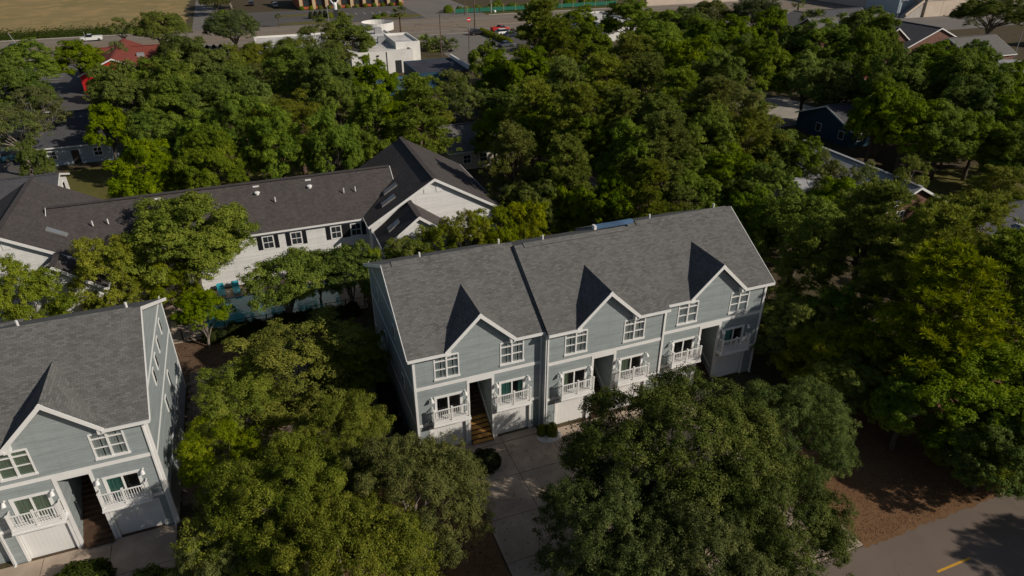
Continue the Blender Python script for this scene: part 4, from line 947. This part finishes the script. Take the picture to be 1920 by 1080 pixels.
SPECIAL = [
    (0, 'live oak across the near street whose shadow falls beside the yellow dash', None, lambda k, x, y: k == 'oak' and y < 10),
    (0, 'small pale-crowned live oak rising behind the front bed oaks beside the yellow-green shrubs', None, lambda k, x, y: k == 'oak' and 0 < x < 3 and 32 < y < 36),
    (0, 'live oak of the front bed reaching over the concrete driveway edge', None, lambda k, x, y: k == 'oak' and 4 < x < 8 and y < 35),
    (0, 'low live oak of the front bed beside the garages of the left townhouse', None, lambda k, x, y: k == 'oak' and x < -5 and y < 35),
    (0, 'live oak of the front bed on the side towards the near street', None, lambda k, x, y: k == 'oak' and x < 2 and y < 25),
    (0, 'largest and darkest live oak in the middle of the concrete driveway court', None, lambda k, x, y: k == 'oak' and 19 < x < 21 and y < 30),
    (0, 'live oak of the driveway court beside the bare reddish mulch', None, lambda k, x, y: k == 'oak' and 26 < x < 30 and y < 30),
    (0, 'live oak of the driveway court overhanging the near street at the concrete apron', None, lambda k, x, y: k == 'oak' and 21 < x < 24 and y < 22),
    (0, 'live oak of the driveway court facing the dark mulch bed across the open slabs', None, lambda k, x, y: k == 'oak' and 13 < x < 16 and y < 30),
    (0, 'tufted pine standing beside the pale grey boulder', None, lambda k, x, y: k == 'pine' and 42 < x < 44 and y < 28),
    (0, 'largest yellow-green shrub in the gap between the two townhouses', None, lambda k, x, y: k == 'bush' and -1 < x < 2 and y < 48),
    (0, 'yellow-green shrub close to the shaded end wall of the three-gabled row', None, lambda k, x, y: k == 'bush' and 2 < x < 6 and y < 48),
    ((0, 10), 'spreading live oak of the front bed between the two grey townhouses', 'oaks of the front bed', lambda k, x, y: k == 'oak' and x < 8 and y < 35),
    ((0, 10), 'broad dark live oak overhanging the concrete driveway court', 'oaks over the driveway court', lambda k, x, y: k == 'oak' and 10 < x < 32 and y < 30),
    ((0, 0), 'dense yellow-green shrub filling the gap between the two townhouses', 'shrubs between the townhouses', lambda k, x, y: k == 'bush' and x < 6 and y < 48),
    ((0, 0), 'tall rounded bright green tree beside the pool in front of the white apartment house', None, lambda k, x, y: k == 'bright' and -9 < x < -4 and 58 < y < 68),
    ((0, 0), 'small layered tree shading the swimming pool fence', 'small trees along the pool', lambda k, x, y: k == 'crape'),
    ((0, 0), 'yellow-green shrub in front of the left wing of the apartment house', 'shrubs by the left wing', lambda k, x, y: k == 'bush' and x < -9),
    ((0, 0), 'tree of the row between the three-gabled roof and the right wing of the apartment house', 'row between townhouse and apartment house', lambda k, x, y: 8 < x < 32 and 52 < y < 63),
    ((0, 0), 'leafy tree overhanging the edge of the near street', None, lambda k, x, y: k == 'broad' and 38 < x < 41 and y < 23),
    ((0, 0), 'tufted yellow-green pine in the mulch beside the near street', 'pines beside the near street', lambda k, x, y: k == 'pine' and x > 40 and y < 40),
    (0, 'dense leafy shrub at the mulch edge beside the near street', 'shrubs at the edge of the near street', lambda k, x, y: k == 'bush' and x > 38 and y < 22),
    (0, 'low shrub growing under the roadside pines behind the boulder', None, lambda k, x, y: k == 'bush' and 44 < x < 50 and y < 35),
    (0, 'low leafy tree drooping over the edge of the near street', None, lambda k, x, y: k == 'broad' and 42 < x < 43 and y < 21),
    (0, 'largest leafy tree beside the near street', None, lambda k, x, y: k == 'broad' and 42 < x < 43 and y < 24),
    ((0, 0), 'low dark shrub against the right end of the three-gabled townhouse row', 'shrubs at the right end of the townhouse row', lambda k, x, y: k == 'bush' and 35 < x < 44),
    ((0, 0), 'rounded yellow-green bush on the shaded lawn beside the charcoal-roofed house', 'bushes on the shaded lawn', lambda k, x, y: k == 'bush'),
    ((0, 0), 'leafy green tree standing beside the right end of the three-gabled townhouse row', 'trees right of the townhouse row', lambda k, x, y: 36 < x < 56 and y < 52),
    ((0, 0), 'low tree near the charcoal-roofed pale blue house', 'trees near the charcoal-roofed house', lambda k, x, y: y < 48),
]
TREES = [
    ('oak', -1.6, 29.1, 4.4, 0.85), ('oak', 4.5, 27.5, 4.1, 0.83), ('oak', 1.4, 33.6, 3.4, 0.76), ('oak', 0.3, 24.1, 4.2, 0.84),
    ('oak', -5.1, 28.0, 2.4, 0.63), ('oak', 19.9, 23.8, 5.8, 0.98), ('oak', 28.5, 24.8, 3.7, 0.78), ('oak', 14.4, 21.0, 4.0, 0.81),
    ('oak', 22.0, 18.5, 3.9, 0.81), ('oak', 17.3, 18.4, 4.0, 0.82), ('bush', 0.3, 43.4, 4.6, 1.33), ('bush', 3.9, 44.9, 2.9, 1.05),
    ('bush', -4.1, 41.3, 3.1, 1.1), ('bush', -5.3, 36.7, 2.7, 1.02), ('broad', 47.4, 45.6, 4.9, 1.04), ('broad', 44.9, 50.1, 3.5, 0.88),
    ('broad', 54.4, 48.7, 3.9, 0.93), ('bush', 38.1, 35.5, 3.0, 1.08), ('bush', 37.4, 31.2, 2.8, 1.05), ('bush', 41.4, 41.5, 2.9, 1.05),
    ('crape', 0.5, 57.1, 3.7, 1.11), ('crape', 6.1, 57.3, 3.1, 1.01), ('crape', 3.4, 60.2, 2.1, 0.84), ('crape', -6.8, 55.9, 2.1, 0.83),
    ('broad', 26.9, 62.9, 3.2, 0.84), ('broad', 30.0, 61.4, 2.6, 0.76), ('oak', -17.0, 204.2, 6.1, 1.01), ('oak', 0.1, 197.1, 6.2, 1.02),
    ('sparse', -26.5, 208.4, 2.7, 0.78), ('broad', -30.2, 164.3, 4.8, 1.04), ('broad', -38.2, 158.5, 5.9, 1.14), ('broad', -34.3, 133.0, 5.0, 1.06),
    ('sparse', -28.9, 119.7, 4.0, 0.94), ('sparse', -30.3, 111.0, 3.7, 0.9), ('broad', -27.0, 102.4, 2.0, 0.66), ('broad', -15.4, 138.2, 4.9, 1.05),
    ('sparse', -23.8, 174.5, 2.3, 0.72), ('oak', -11.9, 173.8, 4.3, 0.84), ('broad', -6.5, 135.2, 5.5, 1.1), ('broad', -10.6, 126.2, 4.8, 1.04),
    ('broad', -16.6, 117.9, 5.5, 1.11), ('broad', -9.4, 112.1, 4.8, 1.03), ('broad', -4.9, 111.8, 4.8, 1.04), ('sparse', -2.3, 143.2, 4.0, 0.95),
    ('broad', -12.6, 101.0, 3.6, 0.89), ('broad', -6.5, 96.4, 3.5, 0.89), ('broad', -1.7, 96.7, 4.2, 0.96), ('broad', -19.1, 110.2, 3.1, 0.82),
    ('oak', 2.7, 155.1, 4.9, 0.91), ('broad', -1.6, 122.1, 4.4, 0.99), ('oak', 9.8, 153.8, 5.8, 0.98), ('sparse', 18.0, 165.5, 4.8, 1.03),
    ('broad', 24.6, 166.3, 5.6, 1.12), ('sparse', 16.1, 136.5, 4.5, 1.0), ('oak', 2.9, 138.1, 4.0, 0.81), ('broad', 7.7, 127.1, 4.2, 0.97),
    ('broad', 13.6, 119.3, 5.4, 1.09), ('broad', 20.7, 119.1, 3.8, 0.92), ('cedar', 5.8, 92.7, 5.1, 1.12), ('broad', 1.6, 107.9, 3.6, 0.89),
    ('broad', 13.5, 108.4, 3.5, 0.88), ('broad', 16.9, 100.0, 3.8, 0.92), ('broad', 13.0, 88.1, 2.5, 0.74), ('pine', 21.0, 87.7, 4.1, 1.03),
    ('sparse', 33.6, 114.5, 3.2, 0.84), ('sparse', 31.8, 102.7, 3.5, 0.88), ('broad', 46.3, 134.2, 3.4, 0.87), ('broad', 43.4, 117.3, 4.3, 0.98),
    ('broad', 45.6, 111.1, 4.6, 1.01), ('broad', 35.7, 91.9, 3.5, 0.88), ('pine', 35.7, 84.1, 3.6, 0.97), ('pine', 56.5, 131.2, 5.8, 1.24),
    ('broad', 81.3, 164.8, 5.7, 1.12), ('pine', 52.5, 114.6, 4.9, 1.14), ('broad', 71.2, 136.0, 5.1, 1.07), ('broad', 92.8, 158.2, 7.3, 1.28),
    ('broad', 93.8, 144.8, 6.3, 1.18), ('broad', 106.9, 153.4, 6.0, 1.16), ('oak', 129.4, 174.6, 5.8, 0.99), ('oak', 137.3, 164.8, 7.4, 1.11),
    ('broad', 76.8, 119.6, 5.8, 1.13), ('pine', 60.6, 102.1, 4.4, 1.08), ('broad', 93.1, 128.7, 5.7, 1.13), ('broad', 103.5, 129.6, 5.3, 1.09),
    ('broad', 77.7, 109.8, 5.5, 1.1), ('broad', 92.5, 111.7, 4.7, 1.02), ('broad', 116.8, 134.1, 4.7, 1.03), ('pine', 49.4, 90.4, 4.1, 1.04),
    ('pine', 55.3, 88.1, 4.1, 1.04), ('pine', 44.0, 91.7, 3.9, 1.02), ('pine', 56.4, 81.3, 3.7, 0.99), ('broad', 74.4, 96.8, 5.0, 1.05),
    ('broad', 86.3, 100.0, 5.2, 1.08), ('pine', 38.7, 77.2, 3.9, 1.02), ('pine', 44.0, 75.7, 3.6, 0.97), ('pine', 55.7, 72.9, 4.0, 1.03),
    ('pine', 45.6, 69.3, 3.7, 0.99), ('broad', 36.2, 83.2, 3.6, 0.9), ('broad', 39.9, 76.1, 4.0, 0.94), ('pine', 30.8, 63.4, 2.9, 0.87),
    ('broad', 42.1, 69.0, 3.9, 0.93), ('pine', 41.0, 60.8, 3.9, 1.02), ('broad', 52.7, 68.8, 4.0, 0.95), ('cedar', 58.3, 67.8, 4.1, 1.01),
    ('cedar', 68.3, 82.0, 4.0, 1.0), ('broad', 36.2, 62.1, 3.0, 0.81), ('pine', 26.2, 67.4, 3.2, 0.92), ('broad', 30.2, 67.7, 3.1, 0.83),
    ('broad', 31.9, 61.4, 2.6, 0.76), ('broad', 44.6, 60.1, 3.6, 0.9), ('pine', 36.0, 54.9, 2.7, 0.84), ('broad', 50.4, 61.2, 3.7, 0.91),
    ('broad', 61.4, 66.1, 3.7, 0.91), ('broad', 51.6, 56.1, 3.8, 0.92), ('broad', 63.9, 64.1, 3.2, 0.85), ('cedar', 59.4, 54.7, 2.5, 0.8),
    ('sparse', 65.6, 55.8, 2.1, 0.69), ('broad', 110.1, 110.9, 6.3, 1.18), ('broad', 107.5, 99.6, 5.0, 1.06), ('broad', 106.0, 115.2, 4.6, 1.01),
    ('broad', 141.9, 132.0, 5.8, 1.14), ('broad', 127.7, 114.1, 5.1, 1.07), ('broad', 98.1, 81.3, 5.2, 1.07), ('broad', 114.3, 89.2, 5.2, 1.08),
    ('broad', 105.5, 75.7, 5.5, 1.1), ('broad', 85.6, 67.7, 4.9, 1.04), ('broad', 88.4, 64.2, 4.8, 1.03), ('broad', 84.4, 72.1, 3.9, 0.93),
    ('broad', 92.0, 62.0, 4.0, 0.94), ('broad', 103.6, 66.4, 4.3, 0.98), ('broad', 125.3, 80.9, 3.7, 0.91), ('broad', 93.8, 89.2, 4.3, 0.98),
    ('broad', 91.2, 93.9, 4.5, 0.99), ('oak', 194.4, 137.7, 8.7, 1.21), ('broad', 140.2, 99.9, 3.9, 0.93), ('broad', 92.7, 57.6, 3.2, 0.84),
    ('bush', 85.5, 52.4, 2.8, 1.03), ('bush', 76.9, 49.8, 2.0, 0.88), ('bush', 82.3, 47.7, 1.6, 0.78), ('bush', 73.5, 51.1, 1.6, 0.78),
    ('sparse', 72.9, 55.5, 2.2, 0.7), ('oak', 65.7, 46.3, 2.1, 0.59), ('broad', 60.8, 38.7, 1.6, 0.6), ('broad', 60.1, 33.4, 1.9, 0.65),
    ('broad', 54.1, 28.5, 2.6, 0.75), ('broad', 42.6, 22.6, 5.2, 0.8), ('broad', 47, 20.2, 4.0, 0.78), ('broad', 38.6, 24.6, 2.6, 0.6),
    ('bush', 40.8, 20.7, 2.5, 0.9), ('bush', 43.8, 20.2, 2.8, 1.0), ('bush', 47.3, 19.9, 3.0, 1.05), ('broad', 42.5, 20.6, 3.2, 0.62),
    ('broad', 40.4, 19.7, 3.2, 0.6), ('broad', 44.6, 19.0, 3.6, 0.66), ('bush', 37.5, 29, 2.8, 0.9), ('bush', 39.5, 33, 2.8, 1.0),
    ('bush', 41.5, 30.5, 2.4, 0.8), ('bush', 45, 29.5, 2.2, 0.7), ('bright', -7.4, 64.9, 5.9, 1.1), ('bush', -9.6, 62.6, 2.6, 1.15),
    ('pine', 43, 27.4, 4.3, 0.95), ('pine', 46.5, 32, 4.2, 1.0), ('pine', 50, 27.5, 4.0, 0.95), ('pine', 52.5, 33, 3.8, 0.98),
    ('pine', 47, 38, 3.6, 1.0), ('broad', 42.5, 35.5, 2.8, 0.62), ('bush', -13.9, 61.4, 3.1, 1.58), ('bush', -20.2, 60.5, 3.0, 1.58),
    ('oak', 47.6, 6.6, 3.4, 0.9), ('broad', -12.5, 86, 4, 0.95), ('broad', -5, 84.5, 4.2, 1.0), ('broad', 2.5, 86, 4, 0.95),
    ('broad', 9, 83.5, 3.6, 0.95), ('oak', 1, 287, 7, 1.0), ('oak', -4, 272, 4.5, 0.8), ('broad', 88, 74, 4.4, 0.95),
    ('broad', 105, 73, 5, 1.05), ('broad', 98, 69, 4.5, 1.0), ('broad', 108, 80, 4.6, 1.1), ('bush', 8.9, 56.8, 2.2, 1.15),
    ('bush', 11.4, 56.2, 2.3, 1.25), ('bush', 14.2, 56.6, 2.5, 1.38), ('bush', 17.2, 57, 2.5, 1.45), ('bush', 20.6, 57.6, 2.6, 1.45),
    ('bush', 24, 58, 2.4, 1.45),
]
ORD = ['closest', 'second closest', 'third closest', 'fourth closest', 'fifth closest', 'sixth closest', 'seventh closest', 'eighth closest', 'ninth closest']
ANCHOR = {'shrubs at the edge of the near street': (34, 15.8, 'yellow road dash', 'dense leafy shrub at the mulch edge'), 'pines beside the near street': (43, 27, 'pale grey boulder', 'tufted pine in the roadside mulch'), 'row between townhouse and apartment house': (5, 61, 'swimming pool', 'tree behind the three-gabled roof'),
          'trees right of the townhouse row': (35, 43, 'right end wall of the three-gabled row', 'leafy green tree'), 'shrubs at the right end of the townhouse row': (35, 36, 'right end of the three-gabled row', 'low dense shrub'),
          'small trees along the pool': (-8.6, 50, 'left townhouse', 'small layered tree by the pool'), 'shrubs by the left wing': (-8, 62, 'swimming pool', 'tall shrub by the left apartment wing'),
          'shrubs between the townhouses': (-8.6, 40, 'sunlit side wall of the left townhouse', 'yellow-green shrub between the townhouses'), 'bushes on the shaded lawn': (76, 44, 'charcoal-roofed pale blue house', 'rounded bush on the shaded lawn'),
          'trees near the charcoal-roofed house': (76, 44, 'charcoal-roofed pale blue house', 'low tree')}
rec = []
for i, (k, x, y, rad, sz) in enumerate(TREES):
    if k == 'broad' and i % 6 == 0 and y > 50: k = 'bright'
    for _, lab, grp, test in SPECIAL:
        if test(k, x, y): anc = ANCHOR.get(grp); break
    else:
        l = min(LAND, key=lambda l: (l[0]-x)**2+(l[1]-y)**2); ph = ('small ' if rad < 3.2 else 'large ' if rad > 5 else '')+PHRASE[k].replace('leafy green broadleaf', 'leafy green').replace('thin-crowned tree with pale grey limbs', 'thin-crowned pale-limbed tree')
        lab = ph+' near the '+l[2]; grp = PHRASE[k]+'s near the '+l[2]; anc = (l[0], l[1], l[2], ph)
    rec.append([i, k, x, y, rad, sz, lab, grp, anc])
bylab = {}
for r in rec: bylab.setdefault(r[6], []).append(r)
for lab, rs_ in bylab.items():
    if 1 < len(rs_) <= 9 and rs_[0][8]:
        rs_.sort(key=lambda r: (r[2]-r[8][0])**2+(r[3]-r[8][1])**2)
        for j, r in enumerate(rs_): r[6] = r[8][3]+' '+ORD[j]+' to the '+r[8][2]
        if len(rs_[0][6].split()) > 16: print('LONG', rs_[0][6])
for i, k, x, y, rad, sz, lab, grp, anc in rec: tree(k, x, y, rad, sz, lab, grp, vi=(1 if 10 < x < 32 else 0) if k == 'oak' and y < 60 else i)
# understorey that closes the wood behind the townhouses
def blocked(x, y):
    for a, b, c, d in ((6, 37, 33, 52), (-28, -8, 33, 52), (-29, 24, 58, 80), (-40, -18, 92, 136), (25, 38, 90, 104), (59, 86, 37, 73), (80, 104, 77, 111), (32, 45, 131, 154), (23, 41, 130, 197), (3, 25, 168, 195), (64, 93, 150, 207), (-32, -11, 160, 190), (29, 46, 73, 85), (116, 125, 102, 110), (139, 180, 96, 175), (49, 67, 148, 207), (-27, 8, 83, 112), (96, 110, 177, 205)):
        if a-1 < x < b+1 and c-1 < y < d+1: return True
    return False
cnt = 0
while cnt < 75:
    x = R.uniform(26, 125); y = R.uniform(52, 150)
    if blocked(x, y) or y > 170-.35*x: continue
    tree('broad' if R.random() < .6 else 'bush', x, y, R.uniform(2.2, 3.2), R.uniform(.5, .75), 'low leafy understorey tree in the dense middle wood', 'understorey of the middle wood', 'understorey_tree'); cnt += 1
cnt = 0
while cnt < 30:
    x = R.uniform(-60, 44); y = R.uniform(80, 165)
    if blocked(x, y) or (x < -27 and y > 86): continue
    tree('broad', x, y, R.uniform(2.2, 3.4), R.uniform(.5, .75), 'low leafy understorey tree in the wood behind the apartment house', 'understorey behind the apartment house', 'understorey_tree'); cnt += 1
# clipped and small plants
def shrub_mesh(mat, rx, rz, n, L):
    d = unit_dirs(n, -.2); r = rng.uniform(.8, 1.05, (n, 1))*(1+.12*np.sin(d[:, :1]*7)*np.cos(d[:, 1:2]*6))
    return leaf_mesh('shrub', mat, d*r*np.array([rx, rx, rz])+np.array([0, 0, rz*.25]), d+rng.normal(scale=.5, size=d.shape), rng.uniform(L*.7, L*1.3, n), rng.uniform(L*.35, L*.7, n), .5+rng.normal(scale=.2, size=n))
SH = {'hedge': shrub_mesh('leaf_hedge', 1, .9, 4500, .13), 'green': shrub_mesh('leaf_broad', 1, .9, 2500, .16), 'yellow': shrub_mesh('leaf_bush', 1, .9, 2500, .16)}
def shrub(kind, x, y, r, h, label, group=None, name='shrub', ry=None):
    o = bpy.data.objects.new(name, SH[kind]); COL.objects.link(o); o.location = (x, y, 0); o.scale = (r, ry or r, h/1.1); o.rotation_euler.z = 0 if ry else R.uniform(0, 6)
    tag(o, label, 'hedge' if name == 'clipped_hedge' else 'shrub', group)
shrub('hedge', 10.9, 33.4, 1.15, 1.35, 'dark clipped hedge in front of the brown wooden stairs', None, 'clipped_hedge', .85)
shrub('hedge', -13.6, 32.9, 1.6, 1.3, 'dark clipped hedge in front of the stair passage of the left townhouse', None, 'clipped_hedge', 1.1)
for i, (x, y, r, h) in enumerate(((15.9, 35.0, .35, .9), (16.6, 34.7, .4, 1.1), (16.3, 35.1, .28, .7))): shrub('yellow', x, y, r, h, 'small green plant in the white gravel bed between two garage doors', 'plants of the gravel bed')
for i in range(9): shrub('green', -11+R.uniform(-3, 2.5), 29.5+R.uniform(-2, 2.2), R.uniform(.7, 1.2), R.uniform(.8, 1.7), 'loose green shrub in the bed before the left townhouse', 'shrubs before the left townhouse')
for i in range(14): shrub('hedge', -6.5+i*.95, 56.8+R.uniform(-.4, .3), R.uniform(.6, .9), R.uniform(.9, 1.5), 'dark shrub along the yard side of the pool fence', 'shrubs along the pool fence')
for i in range(8): shrub('hedge', 6.2, 38.5+i*1.45, R.uniform(.5, .7), R.uniform(.7, 1.1), 'dark foundation shrub along the shaded end wall of the townhouse row', 'shrubs along the shaded end wall')
for i in range(11): shrub('yellow', 69.6+i*.12, 204.5-i*2.0, 1.0, 1.5, 'clump of the trimmed hedge between side street and parked cars', 'hedge clumps by the parked cars')
for i in range(4): shrub('hedge', 25.5+i*1.6, 253+.2*i, .75, 2.2, 'dark round shrub in a row beside the restaurant sign', 'round shrubs by the restaurant sign')
for x, y in ((31.8, 252.4), (36, 252.6), (34.8, 254)): shrub('yellow', x, y, 1.2, 1.9, 'bright yellow-green shrub at the foot of the restaurant sign', 'yellow shrubs by the restaurant sign')
for i in range(12): shrub('yellow' if i % 2 else 'green', 25+i*3.3, 276.0, .9, 1.3, 'shrub in front of the orange restaurant columns', 'shrubs of the orange restaurant')
for i in range(26): shrub('green', 72+i*2.7+R.uniform(-1, 1), 250+R.uniform(-1.5, 6), R.uniform(1, 2.6), R.uniform(1.2, 3.2), 'rounded shrub behind the green netting fence', 'shrubs of the golf course')
for i in range(8): shrub('green', 48+R.uniform(-3, 8), 247.5+R.uniform(-2.5, 2.5), R.uniform(.7, 1.2), R.uniform(.7, 1.4), 'low plant on the rocky island by the entrance road', 'plants of the rocky island')
for i in range(7): shrub('green', -2.8+R.uniform(-1, 1.5), 247+i*4.2, R.uniform(1.2, 2), R.uniform(1.5, 2.6), 'shrub of the hedge between field driveway and restaurant car park', 'hedge by the field driveway')
for x in (232, 236, 240, 244): shrub('hedge', x, 178.8, 1.2, 1.6, 'round clipped shrub below the beige hall', 'round shrubs by the beige hall')
for i in range(5): shrub('hedge', -10.5+i*1.7, 208.2, .5, .8, 'small planter shrub at the highway edge', 'planter shrubs at the highway edge')
gb = MB().prism([(x, y, .07) for x, y in oval(16.35, 34.65, .95, .75)], (0,0,-.06)).build('gravel_bed', 'gravel_white', loc=(16.35,34.65,0)); tag(gb, kind='structure')
# palms
def palm_mesh():
    m = MB(); fr = []
    for i in range(34):
        a = rng.uniform(0, 2*math.pi); el = rng.uniform(-.6, 1.2); d = np.array([math.cos(a)*math.cos(el), math.sin(a)*math.cos(el), math.sin(el)]); L = rng.uniform(.9, 1.3)
        s = np.cross(d, [0, 0, 1]); s /= np.linalg.norm(s)+1e-6; u = np.cross(s, d); c0 = d*L*.75
        for j in range(13):
            t = (j-6)/6*1.25; dd = d*math.cos(t)+s*math.sin(t); e = c0+dd*rng.uniform(.7, .9)-np.array([0, 0, .25*abs(t)]); w = np.cross(dd, u)*.045
            mdl = (c0+e)/2+u*.03; fr.append([c0, mdl+w, e, mdl-w])
    v = np.array(fr); return quads_mesh('fronds', 'leaf_grey', v, .5+rng.normal(scale=.2, size=len(v)))
PALM = [palm_mesh(), palm_mesh()]; PTR = MB().tube([(0,0,-.1),(.03,0,.5),(0,.02,1)], [.2,.16,.18], 9).mesh('trunk', 'bark_brown')
def palm(x, y, h, s, label, group=None):
    t = thing('palm_tree', label, 'palm', (x, y, 0), group)
    o = bpy.data.objects.new('trunk', PTR); COL.objects.link(o); o.parent = t; o.scale = (s, s, h)
    o = bpy.data.objects.new('fronds', PALM[R.randrange(2)]); COL.objects.link(o); o.parent = t; o.location = (0, 0, h); o.scale = (s, s, s); o.rotation_euler.z = R.uniform(0, 6)
palm(45.8, 208, 6.6, 1.5, 'tall palm on the highway verge beside the white flat-roofed building')
palm(178, 194, 5, 1.6, 'palm beside the car park near the beige hall')
for i, (x, y) in enumerate(((144, 153), (146.5, 155), (147.5, 152.5))): palm(x, y, 6.5+i*.5, 1.5, 'palm with orange-brown trunk clustered near the brick houses', 'palm cluster near the brick houses')
for i, (x, y) in enumerate(((48.5, 181.5), (51, 183), (46.5, 184), (49.5, 186), (52.6, 180))): palm(x, y, 1.2+.5*(i % 3), 1.5, 'low fan palmetto beside the side street and the white building', 'palmettos by the side street')
palm(14, 238.5, 3.2, .7, 'small slim palm at the highway edge before the restaurant car park')
palm(137, 118, 6.0, 1.7, 'palm among leafy trees below the brick house gable')
# grass tufts over the road verge and the dry field edge
n = 14000; gx = rng.uniform(-110, -14, n); gy = 241+np.abs(rng.normal(scale=9, size=n)); v = np.empty((n, 4, 3)); b = np.stack([gx, gy, np.zeros(n)], 1); a = rng.uniform(0, 6.28, n); sd = np.stack([np.cos(a), np.sin(a), np.zeros(n)], 1)
hh = rng.uniform(.08, .28, n)[:, None]; v[:, 0] = b-sd*.25; v[:, 1] = b+sd*.25; v[:, 2] = b+sd*.3+np.array([0, 0, 1])*hh; v[:, 3] = b-sd*.2+np.array([0, 0, 1])*hh*.8
go = bpy.data.objects.new('verge_grass', quads_mesh('verge_grass', 'leaf_hedge', v, rng.uniform(0, 1, n))); COL.objects.link(go); tag(go, 'rough grass tufts along the highway verge', 'grass', kind='stuff')

# fallen leaves and needles on the bare ground
def litter(name, mat, x0, x1, y0, y1, n, z, size, label, dens=None):
    x = rng.uniform(x0, x1, n); y = rng.uniform(y0, y1, n); a = rng.uniform(0, 6.28, n); L = rng.uniform(size*.6, size*1.5, n)
    c = np.stack([x, y, np.full(n, z)+rng.uniform(.005, .04, n)], 1); t = np.stack([np.cos(a), np.sin(a), rng.normal(scale=.25, size=n)], 1); b_ = np.stack([-np.sin(a), np.cos(a), rng.normal(scale=.25, size=n)], 1)
    v = np.stack([c-t*L[:, None], c+b_*L[:, None]*.45, c+t*L[:, None], c-b_*L[:, None]*.45], 1)
    o = bpy.data.objects.new(name, quads_mesh(name, mat, v, rng.uniform(0, 1, n))); COL.objects.link(o); tag(o, label, 'litter', kind='stuff')
litter('leaf_litter', 'litter_brown', 30.3, 52, 18.9, 31, 16000, .014, .045, 'fallen leaves scattered over the reddish mulch beside the street')
litter('leaf_litter', 'litter_brown', 9.6, 30, 18.9, 35, 2500, .05, .05, 'fallen leaves scattered over the concrete court')
litter('leaf_litter', 'litter_brown', -12, 6.3, 38, 57.4, 7000, .012, .08, 'fallen leaves in the yard between townhouses and pool')
litter('leaf_litter', 'litter_brown', -8, 9.3, 18, 33, 4000, .008, .09, 'fallen leaves under the front bed oaks')
